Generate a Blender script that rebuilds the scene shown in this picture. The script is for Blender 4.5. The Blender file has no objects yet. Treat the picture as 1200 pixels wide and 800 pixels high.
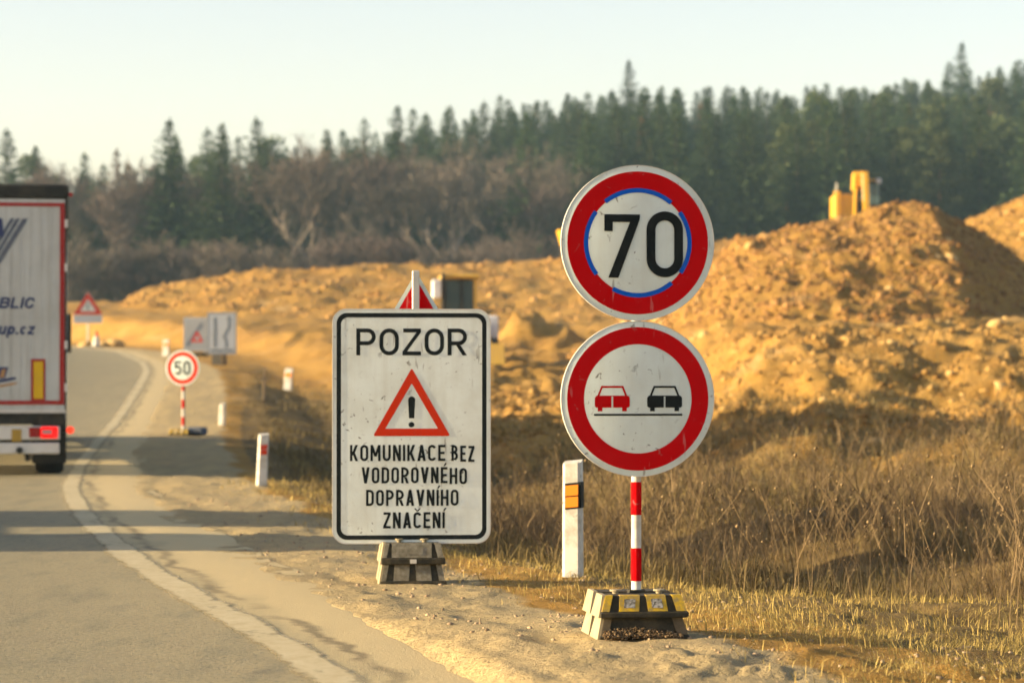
import bpy, math, random
import numpy as np
from mathutils import Vector, Matrix

random.seed(11)
RNG = np.random.default_rng(11)
scene = bpy.context.scene
COL = scene.collection
R = math.radians

# ------------------------------------------------------------------ camera, sky, sun, exposure
F_PX = 100.0 / 36.0 * 1200.0            # focal length in pixels of the 1200 px wide photograph
CAM_Z = 1.28
cam_d = bpy.data.cameras.new('camera')
cam_d.lens = 100.0
cam_d.sensor_width = 36.0
cam_d.clip_start = 0.1
cam_d.clip_end = 5000.0
cam_d.dof.use_dof = True
cam_d.dof.focus_distance = 14.6
cam_d.dof.aperture_fstop = 3.4
cam = bpy.data.objects.new('camera', cam_d)
COL.objects.link(cam)
cam.location = (0, 0, CAM_Z)
cam.rotation_euler = (R(90) + math.atan(40.0 / F_PX), 0, 0)
scene.camera = cam

SUN_EL = R(12.5)
SUN_AZ = R(187.0)                       # direction to the sun, measured from +X counter-clockwise: left, a little behind
sun_vec = Vector((math.cos(SUN_EL) * math.cos(SUN_AZ), math.cos(SUN_EL) * math.sin(SUN_AZ), math.sin(SUN_EL)))
world = bpy.data.worlds.new('World')
scene.world = world
world.use_nodes = True
wn = world.node_tree
for n in list(wn.nodes):
    wn.nodes.remove(n)
sky = wn.nodes.new('ShaderNodeTexSky')
sky.sky_type = 'NISHITA'
sky.sun_disc = False
sky.sun_elevation = SUN_EL
sky.sun_rotation = R(90) - SUN_AZ
sky.altitude = 300.0
sky.air_density = 1.0
sky.dust_density = 1.5
sky.ozone_density = 0.6
bg = wn.nodes.new('ShaderNodeBackground')
bg.inputs['Strength'].default_value = 0.107
wo = wn.nodes.new('ShaderNodeOutputWorld')
tintn = wn.nodes.new('ShaderNodeMix'); tintn.data_type = 'RGBA'; tintn.blend_type = 'MULTIPLY'; tintn.inputs[0].default_value = 1.0
tintn.inputs[7].default_value = (1.0, 0.835, 0.815, 1)
wn.links.new(sky.outputs[0], tintn.inputs[6])
wn.links.new(tintn.outputs[2], bg.inputs[0])
wn.links.new(bg.outputs[0], wo.inputs[0])

sun_d = bpy.data.lights.new('sun', 'SUN')
sun_d.energy = 5.0
sun_d.angle = R(0.55)
sun_d.color = (1.0, 0.79, 0.49)
sun = bpy.data.objects.new('sun', sun_d)
COL.objects.link(sun)
sun.rotation_euler = (-sun_vec).to_track_quat('-Z', 'Y').to_euler()
sun.location = sun_vec * 300

scene.view_settings.view_transform = 'Standard'
scene.view_settings.look = 'None'
scene.view_settings.gamma = 1.0
scene.view_settings.use_curve_mapping = False
scene.view_settings.exposure = 1.62
scene.render.engine = 'CYCLES'
scene.cycles.max_bounces = 4
scene.cycles.diffuse_bounces = 2
scene.cycles.transparent_max_bounces = 8
scene.cycles.use_adaptive_sampling = True
scene.cycles.adaptive_threshold = 0.02
scene.cycles.adaptive_min_samples = 16
scene.cycles.volume_bounces = 0
try:
    scene.cycles.volume_step_rate = 4.0
except Exception:
    pass


# ------------------------------------------------------------------ noise and terrain
def hash2(ix, iy, seed):
    M = np.uint64(0xffffffff)
    h = (ix.astype(np.int64).astype(np.uint64) * np.uint64(374761393) + iy.astype(np.int64).astype(np.uint64) * np.uint64(668265263)
         + np.uint64(seed * 1274126177 + 97)) & M
    h = ((h ^ (h >> np.uint64(13))) * np.uint64(1274126177)) & M
    h = ((h ^ (h >> np.uint64(15))) * np.uint64(2246822519)) & M
    return ((h ^ (h >> np.uint64(16))) & M).astype(np.float64) / 4294967295.0


def vnoise(x, y, seed=1):
    x = np.asarray(x, float); y = np.asarray(y, float)
    ix = np.floor(x); iy = np.floor(y)
    fx = x - ix; fy = y - iy
    fx = fx * fx * (3 - 2 * fx); fy = fy * fy * (3 - 2 * fy)
    a = hash2(ix, iy, seed); b = hash2(ix + 1, iy, seed); c = hash2(ix, iy + 1, seed); d = hash2(ix + 1, iy + 1, seed)
    return (a + (b - a) * fx) * (1 - fy) + (c + (d - c) * fx) * fy


def fbm(x, y, octaves=4, seed=1):
    t = 0.0; a = 0.5
    for k in range(octaves):
        t = t + a * (vnoise(np.asarray(x) * 2 ** k, np.asarray(y) * 2 ** k, seed + 31 * k) - 0.5)
        a *= 0.5
    return t


def sst(a, b, x):
    t = np.clip((np.asarray(x, float) - a) / (b - a), 0, 1)
    return t * t * (3 - 2 * t)


def smax(a, b, k):
    h = np.clip(0.5 + 0.5 * (a - b) / k, 0, 1)
    return b + (a - b) * h + k * h * (1 - h)


_ys = np.arange(-140, 900, 0.5)


def _smooth(yk, vk, s):
    v = np.interp(_ys, yk, vk)
    n = int(s * 6)
    k = np.exp(-0.5 * ((np.arange(-n, n + 1) * 0.5) / s) ** 2)
    k /= k.sum()
    return np.convolve(np.pad(v, n, mode='edge'), k, mode='valid')


_xl = _smooth([-140, -60, -20, 0, 12.6, 14, 16, 18.9, 21.8, 26.3, 34.0, 43.5, 53.3, 60, 70, 82, 92, 102, 118, 130, 150, 170, 200, 300, 900],
              [30, 13, 5.2, 1.62, -0.84, -1.22, -1.73, -2.44, -3.04, -3.95, -5.3, -6.6, -7.75, -8.39, -9.4, -10.65, -11.8, -13.25, -16.3, -19.3, -27, -38, -60, -150, -700], 1.6)
_zr = _smooth([-140, 0, 15, 25, 40, 50, 60, 70, 82, 92, 102, 118, 130, 160, 200, 300, 900],
              [0, 0, 0, -0.03, -0.10, -0.02, .25, .65, 1.13, 1.445, 1.74, 2.236, 2.53, 3.2, 4, 6, 8], 3.0)


def XL(y):
    return np.interp(y, _ys, _xl)


def ZR(y):
    return np.interp(y, _ys, _zr)


ROAD_L = -7.5


def OV(o, y):
    """offset from the edge line, less the extra width of the verge near the round signs"""
    s_ = np.interp(y, [10, 16.3, 18, 21], [2.6, 2.2, 0.7, 0.0])
    return np.where(o > 2.3, np.maximum(2.3, o - s_), o)


def H(x, y, detail=True):
    """height of the natural ground"""
    x = np.asarray(x, float); y = np.asarray(y, float)
    o = x - XL(y); zr = ZR(y)
    ov = OV(o, y)
    site = np.interp(y, [-100, 0, 30, 45, 60, 75, 90, 120, 150, 185, 240], [-.1, -.1, -.15, -0.05, 0.35, 0.9, 1.5, 2.9, 4.2, 6.0, 6.5])
    yb = y + 3.0 * fbm(x * 0.35, y * 0.12, 3, 5)
    bank = (0.45 * sst(34, 54, yb) + 1.15 * sst(54, 65, yb)) * sst(3.2, 6.5, x + 1.5 * fbm(y * 0.15, x * 0.1, 2, 8)) * (1 - sst(105, 140, y))
    lump = 0.55 * sst(30, 45, y) * fbm(x * 1.9, y * 0.8, 4, 46) * (1 - sst(120, 150, y)) + 0.55 * np.exp(-((x - 6.1) / 1.2) ** 2 - ((y - 36) / 2.5) ** 2) + 0.5 * np.exp(-((x - 3.9) / 1.0) ** 2 - ((y - 41) / 2.5) ** 2) \
        + 0.75 * np.exp(-((x + 1.2) / 1.6) ** 2 - ((y - 52) / 5.0) ** 2) \
        + (1.0 + 1.6 * fbm(x * 1.3, y * 0.8, 3, 48)) * np.exp(-((x - 1.0) / 1.5) ** 4 - ((y - 112) / 3.0) ** 2)
    hill = np.interp(x, [-500, -72, -54, -36, -24, -7, 17, 48, 72, 500], [-3, -2.5, 3.0, 5.6, 9.2, 15.5, 19.0, 19.5, 24, 28]) * np.clip((y - 240) / 160.0, 0, 1.05)
    site = site + bank + lump + hill
    dd = 1 - 0.8 * sst(80, 125, y)
    ditch = np.interp(ov, [0, 0.7, 1.1, 2.4, 2.8, 3.3, 4.6, 5.6, 7.5], [0, 0.004, 0.006, -0.03, -0.08, -0.13, -0.42, -0.42, -0.05]) * np.where(o > 2.4, dd, 1.0)
    left = np.interp(-o + ROAD_L, [0, 0.8, 3, 5, 9], [0, 0, -0.5, -0.5, -0.1])
    cross = np.where(o > 0, ditch, np.where(o < ROAD_L, left, 0.0))
    w = np.where(o > 0, sst(5.2, 8.5, ov), sst(3, 12, -o + ROAD_L))
    z = (zr + cross) * (1 - w) + site * w
    z = z + 0.11 * np.exp(-((x - 0.8) / 1.7) ** 2 - ((y - 12.6) / 2.6) ** 2)
    under = sst(0.72, 0.50, o) * sst(ROAD_L + .05, ROAD_L + 0.25, o)
    if detail:
        rough = np.interp(o, [-30, ROAD_L - 1, ROAD_L, 0.2, 0.6, 2.0, 3.0, 6, 12], [.5, .1, 0, 0.0, .02, .06, .14, .22, .5])
        z = z + rough * fbm(x * 0.9, y * 0.7, 4, 3) * np.where(y > 240, 2.0, 1.0)
        z = z + np.interp(o, [0, 0.3, 0.8, 3], [0.02, .05, .05, .06]) * (o > 0) * fbm(x * 5.5, y * 3.5, 3, 9) * np.interp(y, [0, 40, 90], [1, .8, .4])
        # wheel ruts pressed into the shoulder
        rut = np.exp(-((o - 1.15 - 0.12 * np.sin(y * 0.5)) / 0.16) ** 2) + 0.8 * np.exp(-((o - 0.75 + 0.1 * np.sin(y * 0.4 + 1)) / 0.12) ** 2)
        z = z - 0.016 * rut * sst(9, 14, y) * (1 - sst(40, 60, y))
        cl = np.clip(fbm(x * 6.0, y * 4.5, 4, 44) - 0.05, 0, 1)
        z = z + 0.16 * cl * np.exp(-((y - 11.75) / 0.45) ** 2) * sst(0.0, 0.7, x)
    return z - 0.09 * under


def h1(x, y):
    return float(H(np.array([x]), np.array([y]))[0])


# ------------------------------------------------------------------ mesh helpers
def tag(o, label=None, cat=None, group=None, kind=None):
    if label: o['label'] = label
    if cat: o['category'] = cat
    if group: o['group'] = group
    if kind: o['kind'] = kind
    return o


def link(name, me, mat, parent=None):
    o = bpy.data.objects.new(name, me)
    COL.objects.link(o)
    if mat is not None and len(me.materials) == 0:
        me.materials.append(mat)
    if parent is not None:
        o.parent = parent
    return o


def empty(name, loc=(0, 0, 0), rz=0.0, label=None, cat=None, group=None):
    o = bpy.data.objects.new(name, None)
    o.empty_display_size = 0.2
    COL.objects.link(o)
    o.location = loc
    o.rotation_euler = (0, 0, rz)
    tag(o, label, cat, group)
    return o


def fast_mesh(name, V, F, attrs=None, smooth=False):
    """V (n,3), F (m,3) or (m,4) arrays; attrs: {name: per-vertex floats or (n,3)}"""
    V = np.asarray(V, np.float32); F = np.asarray(F, np.int32)
    me = bpy.data.meshes.new(name)
    k = F.shape[1]
    me.vertices.add(len(V)); me.vertices.foreach_set('co', V.ravel())
    me.loops.add(F.size); me.loops.foreach_set('vertex_index', F.ravel())
    me.polygons.add(len(F))
    me.polygons.foreach_set('loop_start', np.arange(0, F.size, k, dtype=np.int32))
    me.polygons.foreach_set('loop_total', np.full(len(F), k, np.int32))
    if smooth:
        me.polygons.foreach_set('use_smooth', np.ones(len(F), bool))
    for an, a in (attrs or {}).items():
        a = np.asarray(a, np.float32)
        if a.ndim == 1:
            at = me.attributes.new(an, 'FLOAT', 'POINT'); at.data.foreach_set('value', a)
        else:
            at = me.attributes.new(an, 'FLOAT_VECTOR', 'POINT'); at.data.foreach_set('vector', a.ravel())
    me.update(calc_edges=True)
    me.validate()
    return me


class MB:
    def __init__(self):
        self.V = []; self.F = []

    def add(self, vs, fs):
        b = len(self.V)
        self.V += [tuple(v) for v in vs]
        self.F += [tuple(b + i for i in f) for f in fs]
        return self

    def hexa(self, p):
        return self.add(p, [(0, 3, 2, 1), (4, 5, 6, 7), (0, 1, 5, 4), (1, 2, 6, 5), (2, 3, 7, 6), (3, 0, 4, 7)])

    def box(self, x0, x1, y0, y1, z0, z1):
        return self.hexa([(x0, y0, z0), (x1, y0, z0), (x1, y1, z0), (x0, y1, z0), (x0, y0, z1), (x1, y0, z1), (x1, y1, z1), (x0, y1, z1)])

    def frust(self, x0, x1, y0, y1, z0, z1, dx, dy):
        return self.hexa([(x0, y0, z0), (x1, y0, z0), (x1, y1, z0), (x0, y1, z0),
                          (x0 + dx, y0 + dy, z1), (x1 - dx, y0 + dy, z1), (x1 - dx, y1 - dy, z1), (x0 + dx, y1 - dy, z1)])

    def bbox(self, x0, x1, y0, y1, z0, z1, c):
        """box with its vertical edges and top rim chamfered by c"""
        def ring(i, z):
            a, b, e, f = x0 + i, x1 - i, y0 + i, y1 - i
            return [(a + c, e, z), (b - c, e, z), (b, e + c, z), (b, f - c, z), (b - c, f, z), (a + c, f, z), (a, f - c, z), (a, e + c, z)]
        vs = ring(c, z0) + ring(0, z0 + c) + ring(0, z1 - c) + ring(c, z1)
        fs = [tuple(range(7, -1, -1)), tuple(range(24, 32))]
        for r in range(3):
            for k in range(8):
                fs.append((r * 8 + k, r * 8 + (k + 1) % 8, r * 8 + 8 + (k + 1) % 8, r * 8 + 8 + k))
        return self.add(vs, fs)

    def tube(self, p0, p1, r0, r1=None, n=10, cap=True):
        r1 = r0 if r1 is None else r1
        p0 = Vector(p0); p1 = Vector(p1)
        d = (p1 - p0).normalized()
        u = d.orthogonal().normalized(); v = d.cross(u)
        vs = []
        for p, r in ((p0, r0), (p1, r1)):
            for k in range(n):
                a = 2 * math.pi * k / n
                vs.append(p + (u * math.cos(a) + v * math.sin(a)) * r)
        fs = [(k, (k + 1) % n, n + (k + 1) % n, n + k) for k in range(n)]
        if cap:
            fs += [tuple(range(n - 1, -1, -1)), tuple(range(n, 2 * n))]
        return self.add(vs, fs)

    def lathe(self, prof, axis='x', c=(0, 0, 0), n=28):
        """prof: list of (along axis, radius)"""
        vs = []
        for a, r in prof:
            for k in range(n):
                t = 2 * math.pi * k / n
                if axis == 'x': v = (a, r * math.cos(t), r * math.sin(t))
                elif axis == 'y': v = (r * math.cos(t), a, r * math.sin(t))
                else: v = (r * math.cos(t), r * math.sin(t), a)
                vs.append((v[0] + c[0], v[1] + c[1], v[2] + c[2]))
        fs = []
        for i in range(len(prof) - 1):
            for k in range(n):
                fs.append((i * n + k, i * n + (k + 1) % n, (i + 1) * n + (k + 1) % n, (i + 1) * n + k))
        fs += [tuple(range(n - 1, -1, -1)), tuple(range((len(prof) - 1) * n, len(prof) * n))]
        return self.add(vs, fs)

    def prism_xz(self, pts, y0, y1):
        n = len(pts)
        vs = [(x, y0, z) for x, z in pts] + [(x, y1, z) for x, z in pts]
        fs = [tuple(range(n - 1, -1, -1)), tuple(range(n, 2 * n))] + [(k, (k + 1) % n, n + (k + 1) % n, n + k) for k in range(n)]
        return self.add(vs, fs)

    def prism_yz(self, pts, x0, x1):
        n = len(pts)
        vs = [(x0, y, z) for y, z in pts] + [(x1, y, z) for y, z in pts]
        fs = [tuple(range(n - 1, -1, -1)), tuple(range(n, 2 * n))] + [(k, (k + 1) % n, n + (k + 1) % n, n + k) for k in range(n)]
        return self.add(vs, fs)

    def flat(self, pts, y):
        return self.add([(x, y, z) for x, z in pts], [tuple(range(len(pts)))])

    def ring(self, r0, r1, y, a0=0, a1=360, n=72, cz=0.0, cx=0.0):
        full = abs(a1 - a0) >= 360
        m = max(3, int(n * abs(a1 - a0) / 360))
        vs = []
        for k in range(m + (0 if full else 1)):
            a = R(a0 + (a1 - a0) * k / m)
            vs += [(cx + r0 * math.cos(a), y, cz + r0 * math.sin(a)), (cx + r1 * math.cos(a), y, cz + r1 * math.sin(a))]
        q = len(vs) // 2
        fs = [(2 * k, 2 * k + 1, 2 * ((k + 1) % q) + 1, 2 * ((k + 1) % q)) for k in range(m)]
        return self.add(vs, fs)

    def build(self, name, mat, parent=None, smooth=False, loc=None):
        me = bpy.data.meshes.new(name)
        me.from_pydata(self.V, [], self.F)
        if smooth:
            me.polygons.foreach_set('use_smooth', [True] * len(me.polygons))
        me.update()
        o = link(name, me, mat, parent)
        if loc: o.location = loc
        if smooth:
            try:
                me.set_sharp_from_angle(angle=R(40))
            except Exception:
                pass
        return o


# ------------------------------------------------------------------ materials
def new_mat(name):
    m = bpy.data.materials.new(name)
    m.use_nodes = True
    nt = m.node_tree
    b = nt.nodes['Principled BSDF']
    return m, nt, b


def mixc(nt, fac, a, b, mode='MIX'):
    n = nt.nodes.new('ShaderNodeMix'); n.data_type = 'RGBA'; n.blend_type = mode
    for i, v in ((0, fac), (6, a), (7, b)):
        s = n.inputs[i]
        if hasattr(v, 'is_linked') or hasattr(v, 'links'):
            nt.links.new(v, s)
        else:
            s.default_value = v if i == 0 else (*v, 1) if len(v) == 3 else v
    return n.outputs[2]


def noise(nt, vec, scale, detail=4, rough=0.55, dist=0.0):
    n = nt.nodes.new('ShaderNodeTexNoise')
    n.inputs['Scale'].default_value = scale; n.inputs['Detail'].default_value = detail
    n.inputs['Roughness'].default_value = rough; n.inputs['Distortion'].default_value = dist
    if vec is not None: nt.links.new(vec, n.inputs['Vector'])
    return n.outputs[0]


def ramp(nt, fac, lo, hi):
    n = nt.nodes.new('ShaderNodeMapRange')
    n.inputs[1].default_value = lo; n.inputs[2].default_value = hi
    nt.links.new(fac, n.inputs[0])
    return n.outputs[0]


def math_n(nt, op, a, b):
    n = nt.nodes.new('ShaderNodeMath'); n.operation = op
    for i, v in enumerate((a, b)):
        if isinstance(v, (int, float)): n.inputs[i].default_value = v
        else: nt.links.new(v, n.inputs[i])
    return n.outputs[0]


def coords(nt, out='Object', scale=(1, 1, 1), rot=(0, 0, 0)):
    t = nt.nodes.new('ShaderNodeTexCoord')
    if scale == (1, 1, 1) and rot == (0, 0, 0): return t.outputs[out]
    m = nt.nodes.new('ShaderNodeMapping')
    m.inputs['Scale'].default_value = scale; m.inputs['Rotation'].default_value = rot
    nt.links.new(t.outputs[out], m.inputs[0])
    return m.outputs[0]


def position(nt, scale=(1, 1, 1)):
    g = nt.nodes.new('ShaderNodeNewGeometry')
    m = nt.nodes.new('ShaderNodeMapping'); m.inputs['Scale'].default_value = scale
    nt.links.new(g.outputs['Position'], m.inputs[0])
    return m.outputs[0]


def bump(nt, b, h, strength, dist):
    n = nt.nodes.new('ShaderNodeBump'); n.inputs['Strength'].default_value = strength; n.inputs['Distance'].default_value = dist
    nt.links.new(h, n.inputs['Height']); nt.links.new(n.outputs[0], b.inputs['Normal'])


def worn(name, col, rough=0.5, dirt=(0.16, 0.12, 0.07), amount=0.25, scale=6.0, metallic=0.0, emit=None, spec=0.22, speck=False, streak=False, c2=None):
    """paint, plastic, rubber or metal with dust and grime"""
    m, nt, b = new_mat(name)
    v = coords(nt)
    f = noise(nt, v, scale, 6, 0.65)
    f1 = math_n(nt, 'MINIMUM', math_n(nt, 'MULTIPLY', ramp(nt, f, 0.42, 0.75), amount), 1.0)
    base = col
    if c2: base = mixc(nt, ramp(nt, noise(nt, v, scale * 2.3, 4), 0.35, 0.65), col, c2)
    out = mixc(nt, f1, base, dirt)
    if speck:
        s = noise(nt, v, 26.0, 3, 0.6, 0.6)
        s2 = math_n(nt, 'MULTIPLY', ramp(nt, s, 0.635, 0.68), ramp(nt, noise(nt, v, 4.0, 2), 0.44, 0.58))
        out = mixc(nt, math_n(nt, 'MULTIPLY', s2, 0.8), out, (0.06, 0.05, 0.035) if speck is True else (0.40, 0.10, 0.09))
        sc = noise(nt, coords(nt, scale=(34, 34, 5), rot=(0, 0.5, 0)), 1.0, 2, 0.5, 0.3)
        s3 = math_n(nt, 'MULTIPLY', ramp(nt, sc, 0.66, 0.70), ramp(nt, noise(nt, v, 3.1, 2), 0.48, 0.56))
        out = mixc(nt, math_n(nt, 'MULTIPLY', s3, 0.55), out, (0.12, 0.10, 0.07) if speck is True else (0.5, 0.2, 0.18))
    if streak:
        st = noise(nt, coords(nt, scale=(16, 16, 0.6)), 1.0, 4, 0.6)
        out = mixc(nt, math_n(nt, 'MULTIPLY', ramp(nt, st, 0.48, 0.72), streak), out, dirt)
    nt.links.new(out, b.inputs['Base Color'])
    b.inputs['Roughness'].default_value = rough
    b.inputs['Metallic'].default_value = metallic
    b.inputs['Specular IOR Level'].default_value = spec
    if emit:
        b.inputs['Emission Color'].default_value = (*emit[0], 1); b.inputs['Emission Strength'].default_value = emit[1]
    return m


M = {}
M['sign_white'] = worn('sign_white', (0.64, 0.73, 0.69), 0.5, (0.36, 0.33, 0.24), 0.35, 3.0, speck=True, streak=0.12)
M['board_white'] = worn('board_white', (0.76, 0.83, 0.77), 0.5, (0.36, 0.33, 0.22), 0.4, 3.0, speck=True, streak=0.18)
M['sign_red'] = worn('sign_red', (0.50, 0.004, 0.006), 0.55, (0.36, 0.006, 0.006), 0.25, 5.0, speck='light', spec=0.0)
M['sign_orange_red'] = worn('sign_orange_red', (0.60, 0.035, 0.010), 0.55, (0.3, 0.06, 0.03), 0.25, 5.0, speck='light', spec=0.0)
M['sign_blue'] = worn('sign_blue', (0.008, 0.10, 0.52), 0.55, amount=0.1, spec=0.0)
M['sign_black'] = worn('sign_black', (0.010, 0.015, 0.016), 0.6, (0.12, 0.10, 0.07), 0.10, 9.0, spec=0.08)
M['sign_grey'] = worn('sign_grey', (0.35, 0.38, 0.40), 0.45, (0.3, 0.28, 0.22), 0.3, 2.0)
M['sign_pale'] = worn('sign_pale', (0.50, 0.56, 0.60), 0.45, (0.45, 0.42, 0.34), 0.3, 2.0)
M['sign_line'] = worn('sign_line', (0.17, 0.21, 0.25), 0.5, amount=0.2)
M['galv'] = worn('galvanised_steel', (0.50, 0.51, 0.48), 0.5, (0.3, 0.27, 0.2), 0.4, 7.0, metallic=0.25)
M['rim'] = worn('aluminium_rim', (0.66, 0.65, 0.58), 0.45, (0.35, 0.3, 0.2), 0.4, 8.0, metallic=0.1)
M['post_white'] = worn('post_white', (0.64, 0.63, 0.56), 0.55, (0.20, 0.155, 0.08), 0.8, 7.0, speck=True)
M['orange_refl'] = worn('orange_reflector', (0.85, 0.26, 0.02), 0.3, amount=0.15)
M['red_refl'] = worn('red_reflector', (0.62, 0.05, 0.02), 0.3, amount=0.15)
M['rubber'] = worn('recycled_rubber', (0.032, 0.031, 0.022), 0.85, (0.17, 0.13, 0.07), 0.5, 14.0)
M['rubber_side'] = worn('recycled_rubber_pale', (0.34, 0.29, 0.18), 0.9, (0.12, 0.10, 0.06), 0.5, 16.0)
M['leg_brown'] = worn('muddy_rubber', (0.13, 0.10, 0.06), 0.9, (0.05, 0.04, 0.025), 0.7, 20.0)
M['concrete'] = worn('grey_concrete', (0.25, 0.23, 0.175), 0.9, (0.09, 0.08, 0.05), 0.7, 18.0, c2=(0.16, 0.145, 0.10))
M['yellow_rub'] = worn('yellow_painted_rubber', (0.66, 0.42, 0.012), 0.7, (0.22, 0.18, 0.10), 1.1, 34.0, c2=(0.46, 0.31, 0.03))
M['speckle'] = worn('speckled_reflector', (0.42, 0.41, 0.37), 0.7, (0.09, 0.08, 0.06), 2.0, 90.0)
M['tyre'] = worn('tyre_rubber', (0.018, 0.018, 0.018), 0.85, (0.09, 0.075, 0.05), 0.5, 5.0)
M['chassis'] = worn('black_chassis', (0.022, 0.024, 0.022), 0.7, (0.10, 0.085, 0.06), 0.45, 4.0)
M['trailer'] = worn('trailer_white', (0.50, 0.53, 0.51), 0.5, (0.30, 0.29, 0.25), 0.5, 1.2, streak=0.55)
M['trailer_side'] = worn('trailer_side', (0.60, 0.62, 0.60), 0.5, (0.3, 0.28, 0.22), 0.4, 1.0)
M['trailer_bar'] = worn('bumper_white', (0.62, 0.62, 0.58), 0.5, (0.25, 0.22, 0.16), 0.4, 3.0)
M['tape_red'] = worn('contour_tape_red', (0.33, 0.02, 0.018), 0.4, (0.2, 0.06, 0.05), 0.3, 3.0)
M['livery_blue'] = worn('livery_blue', (0.03, 0.045, 0.13), 0.45, (0.2, 0.2, 0.2), 0.15, 4.0)
M['livery_grey'] = worn('livery_grey', (0.10, 0.12, 0.16), 0.45, (0.25, 0.25, 0.24), 0.2, 4.0)
M['livery_orange'] = worn('livery_orange', (0.42, 0.24, 0.10), 0.45, amount=0.2)
M['marker_yellow'] = worn('marker_yellow', (0.62, 0.40, 0.01), 0.4, (0.3, 0.2, 0.05), 0.25, 4.0)
M['lamp_on'] = worn('lit_tail_lamp', (0.6, 0.02, 0.02), 0.25, amount=0.0, emit=((1.0, 0.006, 0.006), 0.30))
M['lamp_marker'] = worn('lit_marker_lamp', (0.7, 0.08, 0.03), 0.25, amount=0.0, emit=((1.0, 0.03, 0.012), 0.42))
M['lamp_off'] = worn('unlit_tail_lamp', (0.30, 0.012, 0.012), 0.25, amount=0.1)
M['lamp_grey'] = worn('lamp_lens_grey', (0.45, 0.32, 0.32), 0.25, amount=0.1)
M['plate_yellow'] = worn('plate_yellow', (0.40, 0.26, 0.04), 0.5, amount=0.3)
M['machine_yellow'] = worn('machine_yellow', (0.62, 0.34, 0.012), 0.45, (0.4, 0.25, 0.08), 0.35, 1.5)
M['machine_dusty'] = worn('machine_dusty_yellow', (0.52, 0.33, 0.06), 0.6, (0.35, 0.24, 0.1), 0.5, 1.5)
M['machine_white'] = worn('machine_white', (0.62, 0.66, 0.70), 0.5, (0.35, 0.3, 0.2), 0.25, 2.0)
M['glass'] = worn('dark_glass', (0.02, 0.045, 0.05), 0.18, (0.10, 0.11, 0.085), 0.35, 1.2, spec=0.4)
M['glass_highlight'] = worn('glass_highlight', (0.085, 0.15, 0.15), 0.2, (0.14, 0.16, 0.14), 0.4, 1.0, spec=0.6)  # lighter teal paints the highlight on the excavator's dark cab panes
M['cone'] = worn('cone_orange', (0.75, 0.12, 0.03), 0.6, amount=0.3)
M['wood'] = worn('weathered_wood', (0.13, 0.10, 0.07), 0.9, amount=0.3)


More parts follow.
